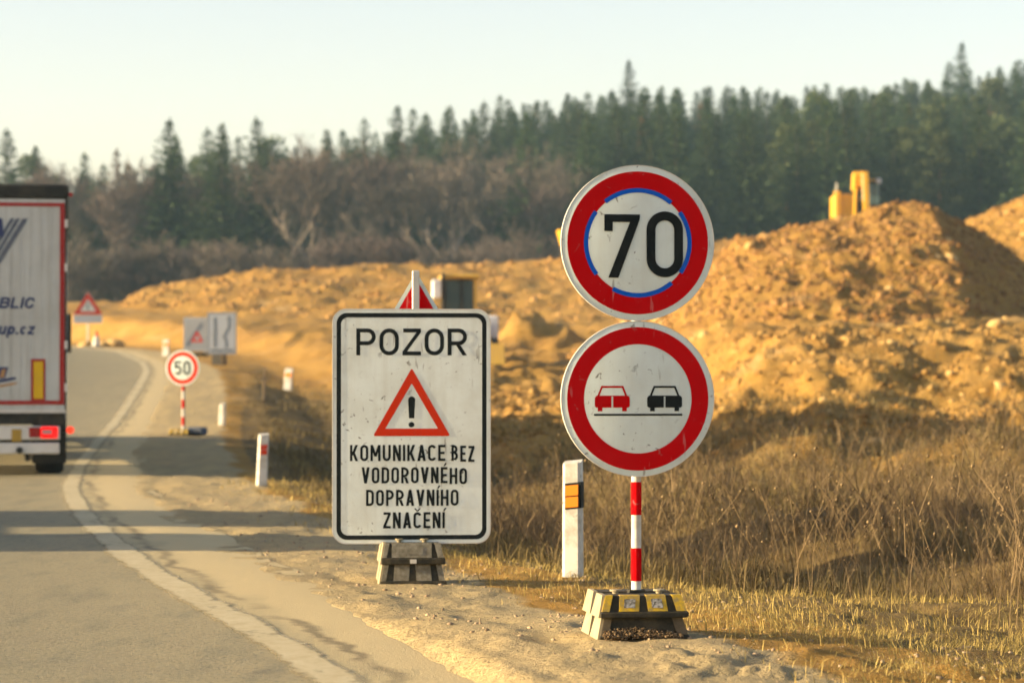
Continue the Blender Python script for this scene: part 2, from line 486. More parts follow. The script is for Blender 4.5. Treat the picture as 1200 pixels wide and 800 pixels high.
def ground_material(name, sandy_only=False):
    m, nt, b = new_mat(name)
    p = position(nt)
    n1 = noise(nt, p, 0.35, 6, 0.6)
    n2 = noise(nt, p, 2.6, 6, 0.65)
    n3 = noise(nt, p, 11.0, 4, 0.6)
    sand = mixc(nt, ramp(nt, n1, 0.32, 0.68), (0.325, 0.178, 0.034), (0.385, 0.23, 0.055))
    sand = mixc(nt, ramp(nt, n2, 0.52, 0.72), sand, (0.21, 0.112, 0.018))
    sand = mixc(nt, math_n(nt, 'MULTIPLY', ramp(nt, n3, 0.6, 0.72), 0.5), sand, (0.44, 0.30, 0.10))
    damp = noise(nt, position(nt, (1.0, 0.5, 1.6)), 0.22, 5, 0.6, 0.8)
    sand = mixc(nt, math_n(nt, 'MULTIPLY', ramp(nt, damp, 0.52, 0.68), 0.55), sand, (0.215, 0.125, 0.04))
    pale = noise(nt, position(nt, (0.8, 0.4, 2.2)), 0.5, 4, 0.6, 0.5)
    sand = mixc(nt, math_n(nt, 'MULTIPLY', ramp(nt, pale, 0.58, 0.70), 0.55), sand, (0.45, 0.32, 0.15))
    if sandy_only:
        out = sand
    else:
        at = nt.nodes.new('ShaderNodeAttribute'); at.attribute_name = 'zone'
        sp = nt.nodes.new('ShaderNodeSeparateXYZ'); nt.links.new(at.outputs['Vector'], sp.inputs[0])
        soil = mixc(nt, ramp(nt, n2, 0.35, 0.7), (0.115, 0.075, 0.025), (0.25, 0.17, 0.058))
        tm = nt.nodes.new('ShaderNodeMapping'); tm.inputs['Rotation'].default_value = (0, 0, R(-11)); tm.inputs['Scale'].default_value = (2.2, 0.16, 1)
        nt.links.new(p, tm.inputs[0])
        trk = noise(nt, tm.outputs[0], 1.6, 5, 0.6)
        grav = mixc(nt, ramp(nt, math_n(nt, 'ADD', math_n(nt, 'MULTIPLY', n2, 0.5), math_n(nt, 'MULTIPLY', trk, 0.5)), 0.40, 0.60), (0.34, 0.27, 0.145), (0.46, 0.35, 0.168))
        grav = mixc(nt, math_n(nt, 'MULTIPLY', ramp(nt, noise(nt, p, 38.0, 3, 0.6), 0.55, 0.75), 0.55), grav, (0.20, 0.15, 0.09))
        grav = mixc(nt, math_n(nt, 'MULTIPLY', ramp(nt, noise(nt, p, 55.0, 2, 0.5), 0.62, 0.75), 0.5), grav, (0.56, 0.47, 0.32))
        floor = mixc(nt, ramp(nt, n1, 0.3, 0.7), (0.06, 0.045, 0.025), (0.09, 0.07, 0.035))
        edge = noise(nt, p, 1.7, 4, 0.6)
        def zone(s):
            a = math_n(nt, 'ADD', s, math_n(nt, 'MULTIPLY', math_n(nt, 'SUBTRACT', edge, 0.5), 0.9))
            return ramp(nt, a, 0.38, 0.62)
        out = mixc(nt, zone(sp.outputs[1]), sand, soil)
        out = mixc(nt, zone(sp.outputs[0]), out, grav)
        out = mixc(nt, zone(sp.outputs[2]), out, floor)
    nt.links.new(out, b.inputs['Base Color'])
    b.inputs['Roughness'].default_value = 0.95
    b.inputs['Specular IOR Level'].default_value = 0.15
    hh = math_n(nt, 'ADD', math_n(nt, 'MULTIPLY', noise(nt, p, 3.2, 8, 0.7), 1.0), math_n(nt, 'MULTIPLY', noise(nt, p, 22.0, 5, 0.75), 0.30))
    bump(nt, b, hh, 0.85 if not sandy_only else 1.0, 0.12 if not sandy_only else 0.16)
    return m


M['ground'] = ground_material('ground_soil')
M['spoil'] = ground_material('ochre_spoil', True)


def road_material():
    m, nt, b = new_mat('dusty_asphalt')
    p = position(nt)
    pl = position(nt, (1.0, 0.22, 1.0))
    n1 = noise(nt, pl, 0.7, 5, 0.6)
    n2 = noise(nt, pl, 3.4, 5, 0.6)
    n3 = noise(nt, p, 34.0, 5, 0.75)
    at = nt.nodes.new('ShaderNodeAttribute'); at.attribute_name = 'off'
    dust = ramp(nt, at.outputs['Fac'], -3.2, 0.3)
    col = mixc(nt, ramp(nt, n1, 0.3, 0.7), (0.15, 0.138, 0.084), (0.205, 0.186, 0.108))
    col = mixc(nt, math_n(nt, 'MULTIPLY', ramp(nt, n2, 0.50, 0.66), 0.65), col, (0.105, 0.094, 0.068))
    lat = noise(nt, position(nt, (0.5, 1.6, 1.0)), 1.6, 5, 0.65)
    col = mixc(nt, math_n(nt, 'MULTIPLY', math_n(nt, 'MULTIPLY', ramp(nt, lat, 0.52, 0.66), ramp(nt, at.outputs['Fac'], -2.2, -0.6)), 0.6), col, (0.10, 0.09, 0.066))
    col = mixc(nt, math_n(nt, 'MULTIPLY', math_n(nt, 'MULTIPLY', dust, ramp(nt, n2, 0.25, 0.5)), 0.8), col, (0.36, 0.295, 0.155))
    col = mixc(nt, math_n(nt, 'MULTIPLY', ramp(nt, n3, 0.48, 0.66), 0.8), col, (0.30, 0.265, 0.17))
    col = mixc(nt, math_n(nt, 'MULTIPLY', ramp(nt, noise(nt, p, 41.0, 4, 0.7), 0.52, 0.64), 0.6), col, (0.075, 0.068, 0.048))
    col = mixc(nt, math_n(nt, 'MULTIPLY', ramp(nt, math_n(nt, 'ADD', at.outputs['Fac'], math_n(nt, 'MULTIPLY', n2, 0.7)), 0.25, 0.75), 0.95), col, (0.50, 0.395, 0.20))
    ck = math_n(nt, 'ABSOLUTE', math_n(nt, 'SUBTRACT', math_n(nt, 'ADD', at.outputs['Fac'], math_n(nt, 'MULTIPLY', noise(nt, p, 0.8, 5, 0.7), 0.5)), 0.50), 0)
    ck = math_n(nt, 'MULTIPLY', ramp(nt, ck, 0.06, 0.015), ramp(nt, noise(nt, p, 0.5, 4, 0.7), 0.42, 0.55))
    col = mixc(nt, math_n(nt, 'MULTIPLY', ck, 0.7), col, (0.12, 0.095, 0.05))
    nt.links.new(col, b.inputs['Base Color'])
    b.inputs['Roughness'].default_value = 0.85
    b.inputs['Specular IOR Level'].default_value = 0.25
    bump(nt, b, math_n(nt, 'ADD', math_n(nt, 'MULTIPLY', noise(nt, p, 70.0, 3, 0.7), 0.5), noise(nt, p, 1.5, 3)), 0.8, 0.014)
    return m


M['road'] = road_material()


def line_material():
    m, nt, b = new_mat('worn_edge_paint')
    p = position(nt, (1.0, 0.5, 1.0))
    n1 = noise(nt, p, 9.0, 6, 0.7)
    n2 = noise(nt, p, 1.3, 4, 0.6)
    c = mixc(nt, ramp(nt, n1, 0.36, 0.64), (0.50, 0.43, 0.26), (0.40, 0.33, 0.185))
    nt.links.new(c, b.inputs['Base Color'])
    b.inputs['Roughness'].default_value = 0.85
    b.inputs['Specular IOR Level'].default_value = 0.2
    at = nt.nodes.new('ShaderNodeAttribute'); at.attribute_name = 'mid'
    k = math_n(nt, 'ADD', math_n(nt, 'MULTIPLY', n1, 0.55), math_n(nt, 'MULTIPLY', n2, 0.45))
    k = math_n(nt, 'SUBTRACT', math_n(nt, 'ADD', k, math_n(nt, 'MULTIPLY', at.outputs['Fac'], 0.34)), 0.34)
    tr = nt.nodes.new('ShaderNodeBsdfTransparent')
    mx = nt.nodes.new('ShaderNodeMixShader')
    nt.links.new(ramp(nt, k, 0.28, 0.46), mx.inputs[0])
    nt.links.new(tr.outputs[0], mx.inputs[1]); nt.links.new(b.outputs[0], mx.inputs[2])
    nt.links.new(mx.outputs[0], nt.nodes['Material Output'].inputs[0])
    return m


M['line'] = line_material()


def tint_material(name, c0, c1, transl=0.25, rough=0.8):
    m, nt, b = new_mat(name)
    at = nt.nodes.new('ShaderNodeAttribute'); at.attribute_name = 'tint'
    c = mixc(nt, at.outputs['Fac'], c0, c1)
    oi = nt.nodes.new('ShaderNodeObjectInfo')
    hs = nt.nodes.new('ShaderNodeHueSaturation')
    nt.links.new(c, hs.inputs['Color'])
    nt.links.new(ramp(nt, oi.outputs['Random'], -0.5, 1.6), hs.inputs['Value'])
    mr = nt.nodes.new('ShaderNodeMapRange'); mr.inputs[3].default_value = 0.485; mr.inputs[4].default_value = 0.515
    nt.links.new(oi.outputs['Random'], mr.inputs[0]); nt.links.new(mr.outputs[0], hs.inputs['Hue'])
    vm = nt.nodes.new('ShaderNodeMapRange'); vm.inputs[3].default_value = 0.75; vm.inputs[4].default_value = 1.3
    nt.links.new(oi.outputs['Random'], vm.inputs[0]); nt.links.new(vm.outputs[0], hs.inputs['Value'])
    c = hs.outputs[0]
    nt.links.new(c, b.inputs['Base Color'])
    b.inputs['Roughness'].default_value = rough
    b.inputs['Specular IOR Level'].default_value = 0.2
    tr = nt.nodes.new('ShaderNodeBsdfTranslucent'); nt.links.new(c, tr.inputs[0])
    mx = nt.nodes.new('ShaderNodeMixShader'); mx.inputs[0].default_value = transl
    nt.links.new(b.outputs[0], mx.inputs[1]); nt.links.new(tr.outputs[0], mx.inputs[2])
    out = nt.nodes['Material Output']
    nt.links.new(mx.outputs[0], out.inputs[0])
    return m


M['dry_grass'] = tint_material('dry_grass', (0.04, 0.028, 0.012), (0.285, 0.205, 0.08), 0.2)
M['short_grass'] = tint_material('short_grass', (0.20, 0.14, 0.042), (0.46, 0.325, 0.105), 0.2)
M['weed'] = tint_material('dry_weed', (0.055, 0.038, 0.02), (0.30, 0.215, 0.10), 0.15)
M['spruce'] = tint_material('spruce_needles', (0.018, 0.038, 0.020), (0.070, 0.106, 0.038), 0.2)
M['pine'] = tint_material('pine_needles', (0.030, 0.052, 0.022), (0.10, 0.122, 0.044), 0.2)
M['twig'] = tint_material('bare_twigs', (0.06, 0.051, 0.042), (0.125, 0.102, 0.08), 0.0)
M['twig_red'] = tint_material('reddish_bare_twigs', (0.066, 0.052, 0.045), (0.135, 0.103, 0.085), 0.0)
M['larch'] = tint_material('rusty_larch', (0.11, 0.068, 0.04), (0.20, 0.13, 0.07), 0.1)
M['bark'] = worn('grey_bark', (0.09, 0.075, 0.06), 0.9, (0.06, 0.05, 0.04), 0.5, 1.5)
M['bark_pine'] = worn('orange_pine_bark', (0.27, 0.14, 0.07), 0.9, (0.12, 0.08, 0.05), 0.5, 1.0)
M['bark_pale'] = worn('pale_bark', (0.22, 0.185, 0.145), 0.9, (0.15, 0.11, 0.08), 0.5, 1.0)
M['stone'] = worn('ochre_stone', (0.44, 0.29, 0.105), 0.9, (0.32, 0.18, 0.055), 0.7, 3.0, c2=(0.50, 0.36, 0.15))
M['pebble'] = tint_material('pebble', (0.24, 0.18, 0.10), (0.44, 0.34, 0.20), 0.0, 0.9)
M['rubble'] = tint_material('rubble', (0.21, 0.113, 0.023), (0.43, 0.275, 0.085), 0.0, 0.95)

# ------------------------------------------------------------------ ground, road
rows = np.concatenate([[-100, -70, -45, -25, -12, -4, 2, 6], np.exp(np.arange(math.log(9.0), math.log(235.0), 0.0058)),
                       np.linspace(238, 440, 46), [470, 520, 600, 700]])
ui = np.arange(-0.285, 0.2851, 0.00155)
uo = np.array([0.31, 0.35, 0.4, 0.48, 0.6, 0.8, 1.1, 1.6, 2.4, 3.6, 6, 12])
us = np.concatenate([-uo[::-1], ui, uo])
YY = np.repeat(rows[:, None], len(us), 1)
wid = np.maximum(np.abs(rows), 9.0)[:, None]
XX = np.clip(us[None, :] * wid, -520 + us[None, :], 520 + us[None, :])
ZZ = H(XX, YY)
nr, nc = YY.shape
V = np.stack([XX.ravel(), YY.ravel(), ZZ.ravel()], 1)
idx = np.arange(nr * nc).reshape(nr, nc)
Fq = np.stack([idx[:-1, :-1].ravel(), idx[:-1, 1:].ravel(), idx[1:, 1:].ravel(), idx[1:, :-1].ravel()], 1)
OO = (XX - XL(YY)).ravel(); yv = YY.ravel(); xv = XX.ravel()
gravel_z = ((OO > -0.2) * (1 - sst(1.5 + .5 * sst(16, 22, yv), 2.15 + .5 * sst(16, 22, yv), OO + 0.5 * fbm(xv * 0.8, yv * 0.5, 3, 21)))) * np.interp(yv, [0, 100, 130], [1, 1, .6])
gravel_z = np.where(OO < 0, 1.0, gravel_z)
grassy = sst(2.4, 3.3, 0.5 * OO + 0.5 * OV(OO, yv)) * (1 - sst(36, 46, yv + 10 * fbm(xv * 0.3, yv * 0.1, 3, 22) + np.interp(xv, [-6, 0, 4, 9], [-26, 2, 4, 4]))) \
    + 0.9 * sst(2.4, 3.2, OO) * (1 - sst(5.5, 7.5, OO)) * (1 - sst(70, 95, yv))
grassy = np.clip(grassy + sst(ROAD_L - 0.5, ROAD_L - 2, OO), 0, 1)
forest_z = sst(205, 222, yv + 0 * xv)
me = fast_mesh('ground', V, Fq, {'zone': np.stack([gravel_z, grassy, forest_z], 1)}, smooth=True)
ground = link('ground', me, M['ground'])
tag(ground, 'ochre earth, gravel shoulder and grassy verge of the roadworks', 'ground', kind='structure')

ry = np.concatenate([[-95, -60, -30, -12, 0, 6], np.arange(8.0, 60, 0.25), np.arange(60, 200, 0.6), [210, 240, 300]])
ocs = np.array([ROAD_L, -7.2, -6, -5, -4, -3.75, -3, -2, -1.2, -0.6, -0.2, 0.0, 0.2, 0.4, 0.55, 0.65, 0.75, 0.85, 1.0])
RY = np.repeat(ry[:, None], len(ocs), 1)
edge_n = 0.10 * fbm(RY * 0.9, RY * 0 + 3, 3, 66)
RO = np.repeat(ocs[None, :], len(ry), 0)
RX = XL(RY) + RO + np.where(RO > 0.6, edge_n * 1.6, 0)
RZ = ZR(RY) + 0.006 - 0.002 * np.clip(RO, 0, 2) - 0.03 * np.clip(RO - 0.62, 0, 1) + 0.012 * fbm(RX * 0.5, RY * 0.2, 2, 12)
idx = np.arange(RY.size).reshape(RY.shape)
Fr = np.stack([idx[:-1, :-1].ravel(), idx[:-1, 1:].ravel(), idx[1:, 1:].ravel(), idx[1:, :-1].ravel()], 1)
me = fast_mesh('road', np.stack([RX.ravel(), RY.ravel(), RZ.ravel()], 1), Fr, {'off': RO.ravel()}, smooth=True)
road = link('road', me, M['road'])
tag(road, 'dusty grey asphalt road curving away past the signs', 'road', kind='structure')


def road_z(x, y):
    return ZR(y) + 0.006 - 0.002 * np.clip(x - XL(y), 0, 2) - 0.03 * np.clip(x - XL(y) - 0.62, 0, 1) + 0.012 * fbm(x * 0.5, y * 0.2, 2, 12)


ly = np.concatenate([np.arange(6.0, 60, 0.2), np.arange(60, 170, 0.6)])
lo = np.array([-0.15, -0.065, 0.065, 0.15])
LY = np.repeat(ly[:, None], 4, 1)
LX = XL(LY) + lo[None, :] * np.interp(ly, [0, 60, 130], [1.0, 1.1, 1.6])[:, None] + np.array([1, 0, 0, 1])[None, :] * 0.09 * fbm(LY * 2.2, LY * 0 + np.array([1, 0, 0, 9])[None, :], 3, 51)
LZ = road_z(LX, LY) + 0.006
idx = np.arange(LY.size).reshape(LY.shape)
Fl = np.stack([idx[:-1, :-1].ravel(), idx[:-1, 1:].ravel(), idx[1:, 1:].ravel(), idx[1:, :-1].ravel()], 1)
link('edge_marking', fast_mesh('edge_marking', np.stack([LX.ravel(), LY.ravel(), LZ.ravel()], 1), Fl, {'mid': np.tile(np.array([0.0, 1.0, 1.0, 0.0]), len(ly))}, smooth=True), M['line'], road)


# ------------------------------------------------------------------ spoil heaps and the long earth ridge
def heap_near(x, y):
    a = np.where(x < 14.4, np.interp(14.4 - x, [0, 6.5, 12, 30], [0, 1.4, 5.2, 20]), 0)
    xr = 14.4 - (98 - y) * 0.085 + 1.2 * fbm(y * 0.3, x * 0 + 2, 2, 77)
    flank = 0.56 * np.clip(x - xr, 0, 14)
    b = np.where(y < 98, 0.27 * (98 - y), 0.35 * (y - 98))
    z = 7.38 - np.sqrt(a * a + b * b + 0.05) - flank + 0.9 * fbm(x * 0.22, y * 0.18, 3, 71) + 0.55 * fbm(x * 0.9, y * 0.8, 4, 72) + 0.30 * fbm(x * 2.6, y * 1.2, 3, 74) - 0.5 * np.clip(fbm(x * 0.8, y * 0.12, 3, 76), 0, 1)
    return z


def heap_back(x, y):
    a = np.where(x < 25.5, 0.50 * (25.5 - x), 0.25 * (x - 25.5))
    b = np.where(y < 121, 0.42 * (121 - y), 0.35 * (y - 121))
    return 10.6 - np.sqrt(a * a + b * b + 0.05) + 0.8 * fbm(x * 0.22, y * 0.2, 3, 81) + 0.5 * fbm(x * 0.9, y * 0.8, 4, 82) + 0.5 * fbm(x * 2.2, y * 1.2, 3, 84)


def ridge(x, y):
    crest = np.interp(x, [-40, -30, -27, -23.3, -18.5, -11, 2.8, 14.5, 22, 40], [-3, 2.8, 4.6, 6.9, 7.8, 8.35, 8.75, 10.0, 10.3, 10.6])
    c2 = crest + 0.9 * fbm(x * 0.16, y * 0.12, 3, 91)
    front = np.where(y < 183, 0.135 * (183 - y), 0) + np.where(y > 197, 0.3 * (y - 197), 0)
    return c2 - front + 0.5 * fbm(x * 0.5, y * 0.4, 4, 92) + 0.45 * fbm(x * 1.4, y * 0.8, 3, 94) - 0.25 * np.clip(np.sin(y * 0.35 + x * 0.08) - 0.5, 0, 1)


def patch(name, fn, x0, x1, y0, y1, sx, sy, mat, label):
    xs = np.arange(x0, x1, sx); ys = np.arange(y0, y1, sy)
    X, Y = np.meshgrid(xs, ys)
    Z = fn(X, Y)
    G = H(X, Y)
    idx = np.arange(X.size).reshape(X.shape)
    F = np.stack([idx[:-1, :-1].ravel(), idx[:-1, 1:].ravel(), idx[1:, 1:].ravel(), idx[1:, :-1].ravel()], 1)
    keep = ((Z - G).ravel()[F] > -0.6).any(1)
    F = F[keep]
    used = np.unique(F)
    re = np.full(X.size, -1); re[used] = np.arange(len(used))
    Vv = np.stack([X.ravel(), Y.ravel(), Z.ravel()], 1)[used]
    o = link(name, fast_mesh(name, Vv, re[F], smooth=True), mat)
    tag(o, label, 'spoil heap', kind='structure')
    return o


heap1 = patch('spoil_heap', heap_near, -2, 26, 66, 118, 0.13, 0.24, M['spoil'], 'tall ochre spoil heap with sunlit face and shaded flank')
heap2 = patch('spoil_heap', heap_back, 8, 44, 88, 140, 0.2, 0.3, M['spoil'], 'second ochre spoil heap rising behind the shaded flank')
ridge_o = patch('earth_ridge', ridge, -42, 44, 128, 215, 0.3, 0.4, M['spoil'], 'long low ochre earth ridge in front of the forest')


def top_z(x, y):
    x = np.asarray(x, float); y = np.asarray(y, float)
    z = H(x, y)
    z = np.where((y > 66) & (y < 118) & (x > -2) & (x < 26), np.maximum(z, heap_near(x, y)), z)
    z = np.where((y > 88) & (y < 140) & (x > 8) & (x < 44), np.maximum(z, heap_back(x, y)), z)
    z = np.where((y > 128) & (y < 215) & (x > -42) & (x < 44), np.maximum(z, ridge(x, y)), z)
    return z


# ------------------------------------------------------------------ stones, rubble, gravel
ICO_V = np.array([(0, 0, 1), (.894, 0, .447), (.276, .851, .447), (-.724, .526, .447), (-.724, -.526, .447), (.276, -.851, .447),
                  (.724, .526, -.447), (-.276, .851, -.447), (-.894, 0, -.447), (-.276, -.851, -.447), (.724, -.526, -.447), (0, 0, -1)])
ICO_F = np.array([(0, 1, 2), (0, 2, 3), (0, 3, 4), (0, 4, 5), (0, 5, 1), (1, 6, 2), (2, 7, 3), (3, 8, 4), (4, 9, 5), (5, 10, 1),
                  (6, 7, 2), (7, 8, 3), (8, 9, 4), (9, 10, 5), (10, 6, 1), (11, 7, 6), (11, 8, 7), (11, 9, 8), (11, 10, 9), (11, 6, 10)])


OCT_V = np.array([(1, 0, 0), (0, 1, 0), (-1, 0, 0), (0, -1, 0), (0, 0, 1), (0, 0, -1)], float)
OCT_F = np.array([(0, 1, 4), (1, 2, 4), (2, 3, 4), (3, 0, 4), (1, 0, 5), (2, 1, 5), (3, 2, 5), (0, 3, 5)])


def lumps(name, P, S, mat, kind='stuff', parent=None, label=None, cat=None, coarse=False):
    """many small stones as one mesh; P (n,3) centres, S (n,) sizes"""
    n = len(P)
    BV, BF = (OCT_V, OCT_F) if coarse else (ICO_V, ICO_F)
    nv = len(BV)
    jit = 1 + (0.9 if coarse else 0.55) * (RNG.random((n, nv, 1)) - 0.5)
    sc = 1 + 0.7 * (RNG.random((n, 1, 3)) - 0.5); sc[:, :, 2] *= 0.75
    a = RNG.random(n) * 6.28
    ca, sa = np.cos(a)[:, None], np.sin(a)[:, None]
    v = BV[None] * jit * sc
    v = np.stack([v[..., 0] * ca - v[..., 1] * sa, v[..., 0] * sa + v[..., 1] * ca, v[..., 2]], 2)
    v = v * S[:, None, None] + P[:, None, :]
    f = BF[None] + (np.arange(n) * nv)[:, None, None]
    t = np.repeat(RNG.random(n), nv)
    o = link(name, fast_mesh(name, v.reshape(-1, 3), f.reshape(-1, 3), {'tint': t}), mat, parent)
    tag(o, label, cat, kind=kind)
    return o


def scatter(n, x0, x1, y0, y1, fn):
    x = RNG.uniform(x0, x1, n); y = RNG.uniform(y0, y1, n)
    k = fn(x, y) > RNG.random(n)
    return x[k], y[k]


# stones one can pick out: on the heaps and on the bank
stone_meshes = []
for k in range(5):
    v = ICO_V * (1 + 0.5 * (RNG.random((12, 1)) - 0.5)) * np.array([1.0, 0.8, 0.65])
    mm = fast_mesh('stone', v, ICO_F); mm.materials.append(M['stone']); stone_meshes.append(mm)


def place_stones(parent, n, x0, x1, y0, y1, s0, s1):
    xs = RNG.uniform(x0, x1, n); ys = RNG.uniform(y0, y1, n)
    zs = top_z(xs, ys)
    for k in range(n):
        o = link('stone', stone_meshes[k % 5], None, parent)
        s = s0 + (s1 - s0) * random.random() ** 2.2
        o.location = (xs[k], ys[k], zs[k] + 0.12 * s)
        o.rotation_euler = (random.uniform(-.5, .5), random.uniform(-.5, .5), random.uniform(0, 6.28))
        o.scale = (s, s * random.uniform(.7, 1.1), s * random.uniform(.6, 1.1))


place_stones(heap1, 46, 3, 15, 76, 96, 0.10, 0.30)
place_stones(ground, 50, 3.2, 12.5, 42, 66, 0.08, 0.22)
place_stones(heap2, 22, 20, 25, 110, 117, 0.15, 0.36)
x, y = scatter(90000, -1, 24, 68, 112, lambda x, y: (heap_near(x, y) > H(x, y)) * (0.35 + 0.65 * vnoise(x * 0.5, y * 0.4, 5)))
lumps('rubble', np.stack([x, y, heap_near(x, y)], 1), 0.02 + 0.12 * RNG.random(len(x)) ** 4, M['rubble'], parent=heap1, coarse=True)
x, y = scatter(36000, -3, 14, 36, 74, lambda x, y: sst(38, 50, y) * (0.2 + 0.8 * vnoise(x * 0.6, y * 0.5, 7)))
lumps('rubble', np.stack([x, y, H(x, y)], 1), 0.02 + 0.09 * RNG.random(len(x)) ** 4, M['rubble'], parent=ground, coarse=True)
x, y = scatter(9000, 15, 36, 96, 125, lambda x, y: (heap_back(x, y) > H(x, y)) * 0.8)
lumps('rubble', np.stack([x, y, heap_back(x, y)], 1), 0.04 + 0.14 * RNG.random(len(x)) ** 4, M['rubble'], parent=heap2, coarse=True)
x, y = scatter(20000, -34, 30, 130, 188, lambda x, y: (ridge(x, y) > H(x, y)) * (0.25 + 0.75 * vnoise(x * 0.4, y * 0.3, 7)))
lumps('rubble', np.stack([x, y, ridge(x, y)], 1), 0.05 + 0.22 * RNG.random(len(x)) ** 4, M['rubble'], parent=ridge_o, coarse=True)
# gravel of the shoulder
n = 9000
y = 10.2 * np.exp(RNG.random(n) * math.log(34 / 10.2)); o = RNG.uniform(0.85, 3.6, n)
k = RNG.random(n) < (0.05 + 0.95 * sst(.3, .8, vnoise(o * 2.3, y * 0.9, 14))) * np.interp(o, [0.85, 1.4, 2.2, 3.6], [.5, 1, .9, .35])
y = y[k]; x = XL(y) + o[k]
lumps('gravel', np.stack([x, y, H(x, y) + 0.001], 1), 0.003 + 0.014 * RNG.random(len(x)) ** 6, M['pebble'],
      label='loose gravel and clods strewn over the shoulder beside the road', cat='gravel')


# ------------------------------------------------------------------ dry grass and weeds (nobody could count them)
def blades(name, x, y, h, w, mat, label, lean=0.35, cat='grass', tint=None, zoff=0.0):
    n = len(x)
    z = top_z(x, y) - 0.02 + zoff
    a = RNG.random(n) * 6.28; la = 12.0 * vnoise(x * 1.5, y * 1.0, 87) + RNG.normal(size=n) * 0.9
    l = lean * h * RNG.random(n) * np.where(RNG.random(n) < .35, 2.2, 1.0)
    dx, dy = np.cos(la) * l, np.sin(la) * l
    wx, wy = np.cos(a) * w / 2, np.sin(a) * w / 2
    P = np.empty((n, 5, 3), np.float32)
    P[:, 0] = np.stack([x - wx, y - wy, z], 1); P[:, 1] = np.stack([x + wx, y + wy, z], 1)
    mx, my, mz = x + dx * 0.3, y + dy * 0.3, z + h * 0.55
    P[:, 2] = np.stack([mx + wx * .8, my + wy * .8, mz], 1); P[:, 3] = np.stack([mx - wx * .8, my - wy * .8, mz], 1)
    P[:, 4] = np.stack([x + dx, y + dy, z + h * np.clip(1 - 0.55 * l / h, .25, 1)], 1)
    f = np.array([(0, 1, 2), (0, 2, 3), (3, 2, 4)])[None] + (np.arange(n) * 5)[:, None, None]
    t = RNG.random(n) if tint is None else tint
    me = fast_mesh(name, P.reshape(-1, 3), f.reshape(-1, 3), {'tint': np.repeat(t, 5)})
    return tag(link(name, me, mat), label, cat, kind='stuff')


def tall_cover(x, y):
    o = x - XL(y)
    o = OV(o, y)
    d = sst(2.6, 3.2, o + 0.5 * fbm(x * 0.9, y * 0.5, 3, 33)) * (1 - sst(33, 43, y + 7 * fbm(x * 0.35, y * 0.15, 3, 23) + np.interp(x, [-6, -2, 0, 9], [10, 6, 2, 0])))
    d = np.maximum(d, 0.9 * sst(2.7, 3.5, o) * (1 - sst(5.2, 7.0, o)) * (1 - sst(75, 95, y)))
    clump = sst(0.40, 0.58, vnoise(x * 1.5, y * 1.0, 61) * 0.6 + vnoise(x * 4.5, y * 2.6, 62) * 0.4)
    return d * (0.07 + 0.93 * clump)


n = 300000
y = 13.0 * np.exp(RNG.random(n) ** 1.15 * math.log(90 / 13.0)); x = RNG.uniform(-0.19, 0.2, n) * y
k = RNG.random(n) < tall_cover(x, y)
x, y = x[k], y[k]
patchy = vnoise(x * 0.7, y * 0.4, 63)
hgt = (0.10 + 0.34 * RNG.random(len(x)) ** 1.6) * (0.55 + 0.75 * patchy) * np.interp(y, [12, 15, 22, 30, 60], [0.7, 1, .9, .6, .6])
blades('tall_grass', x, y, hgt, np.interp(y, [13, 20, 40, 90], [.0045, .006, .011, .022]) * (0.7 + 0.6 * RNG.random(len(x))), M['dry_grass'],
       'tall dry straw coloured grass filling the ditch', 1.25, tint=np.clip(RNG.random(len(x)) * 0.75 + 0.4 * (vnoise(x * 0.6, y * 0.5, 64) - 0.4), 0, 1))
n = 200000
y = 10.6 * np.exp(RNG.random(n) * math.log(40 / 10.6)); x = RNG.uniform(-0.19, 0.2, n) * y
oo = x - XL(y)
k = RNG.random(n) < sst(1.6, 2.9, oo + 1.1 * fbm(x * 0.8, y * 0.6, 3, 37)) * (1 - sst(3.0, 3.8, OV(oo, y))) * sst(0.05, 0.45, 0.6 * vnoise(x * 3, y * 2, 65) + 0.4 * vnoise(x * 0.9, y * 0.8, 67))
x, y = x[k], y[k]
blades('verge_grass', x, y, 0.02 + 0.10 * RNG.random(len(x)) ** 3, np.interp(y, [10, 20, 40], [.0035, .0055, .011]), M['short_grass'],
       'short yellowed grass on the verge around the sign base', 1.4)
# patches of weeds on the bank and the spoil
n = 110000
x = RNG.uniform(-6, 15, n); y = RNG.uniform(30, 80, n)
k = (x - XL(y) > 3.2) & (RNG.random(n) < sst(0.44, 0.62, fbm(x * 0.5, y * 0.2, 4, 39) + 0.5 + 0.12 * (1 - sst(42, 58, y))) * (1 - 0.93 * sst(50, 66, y)))
x, y = x[k], y[k]
blades('bank_grass', x, y, 0.08 + 0.26 * RNG.random(len(x)) ** 2, np.full(len(x), 0.014), M['dry_grass'], 'thin dry grass scattered over the ochre bank', 1.1)


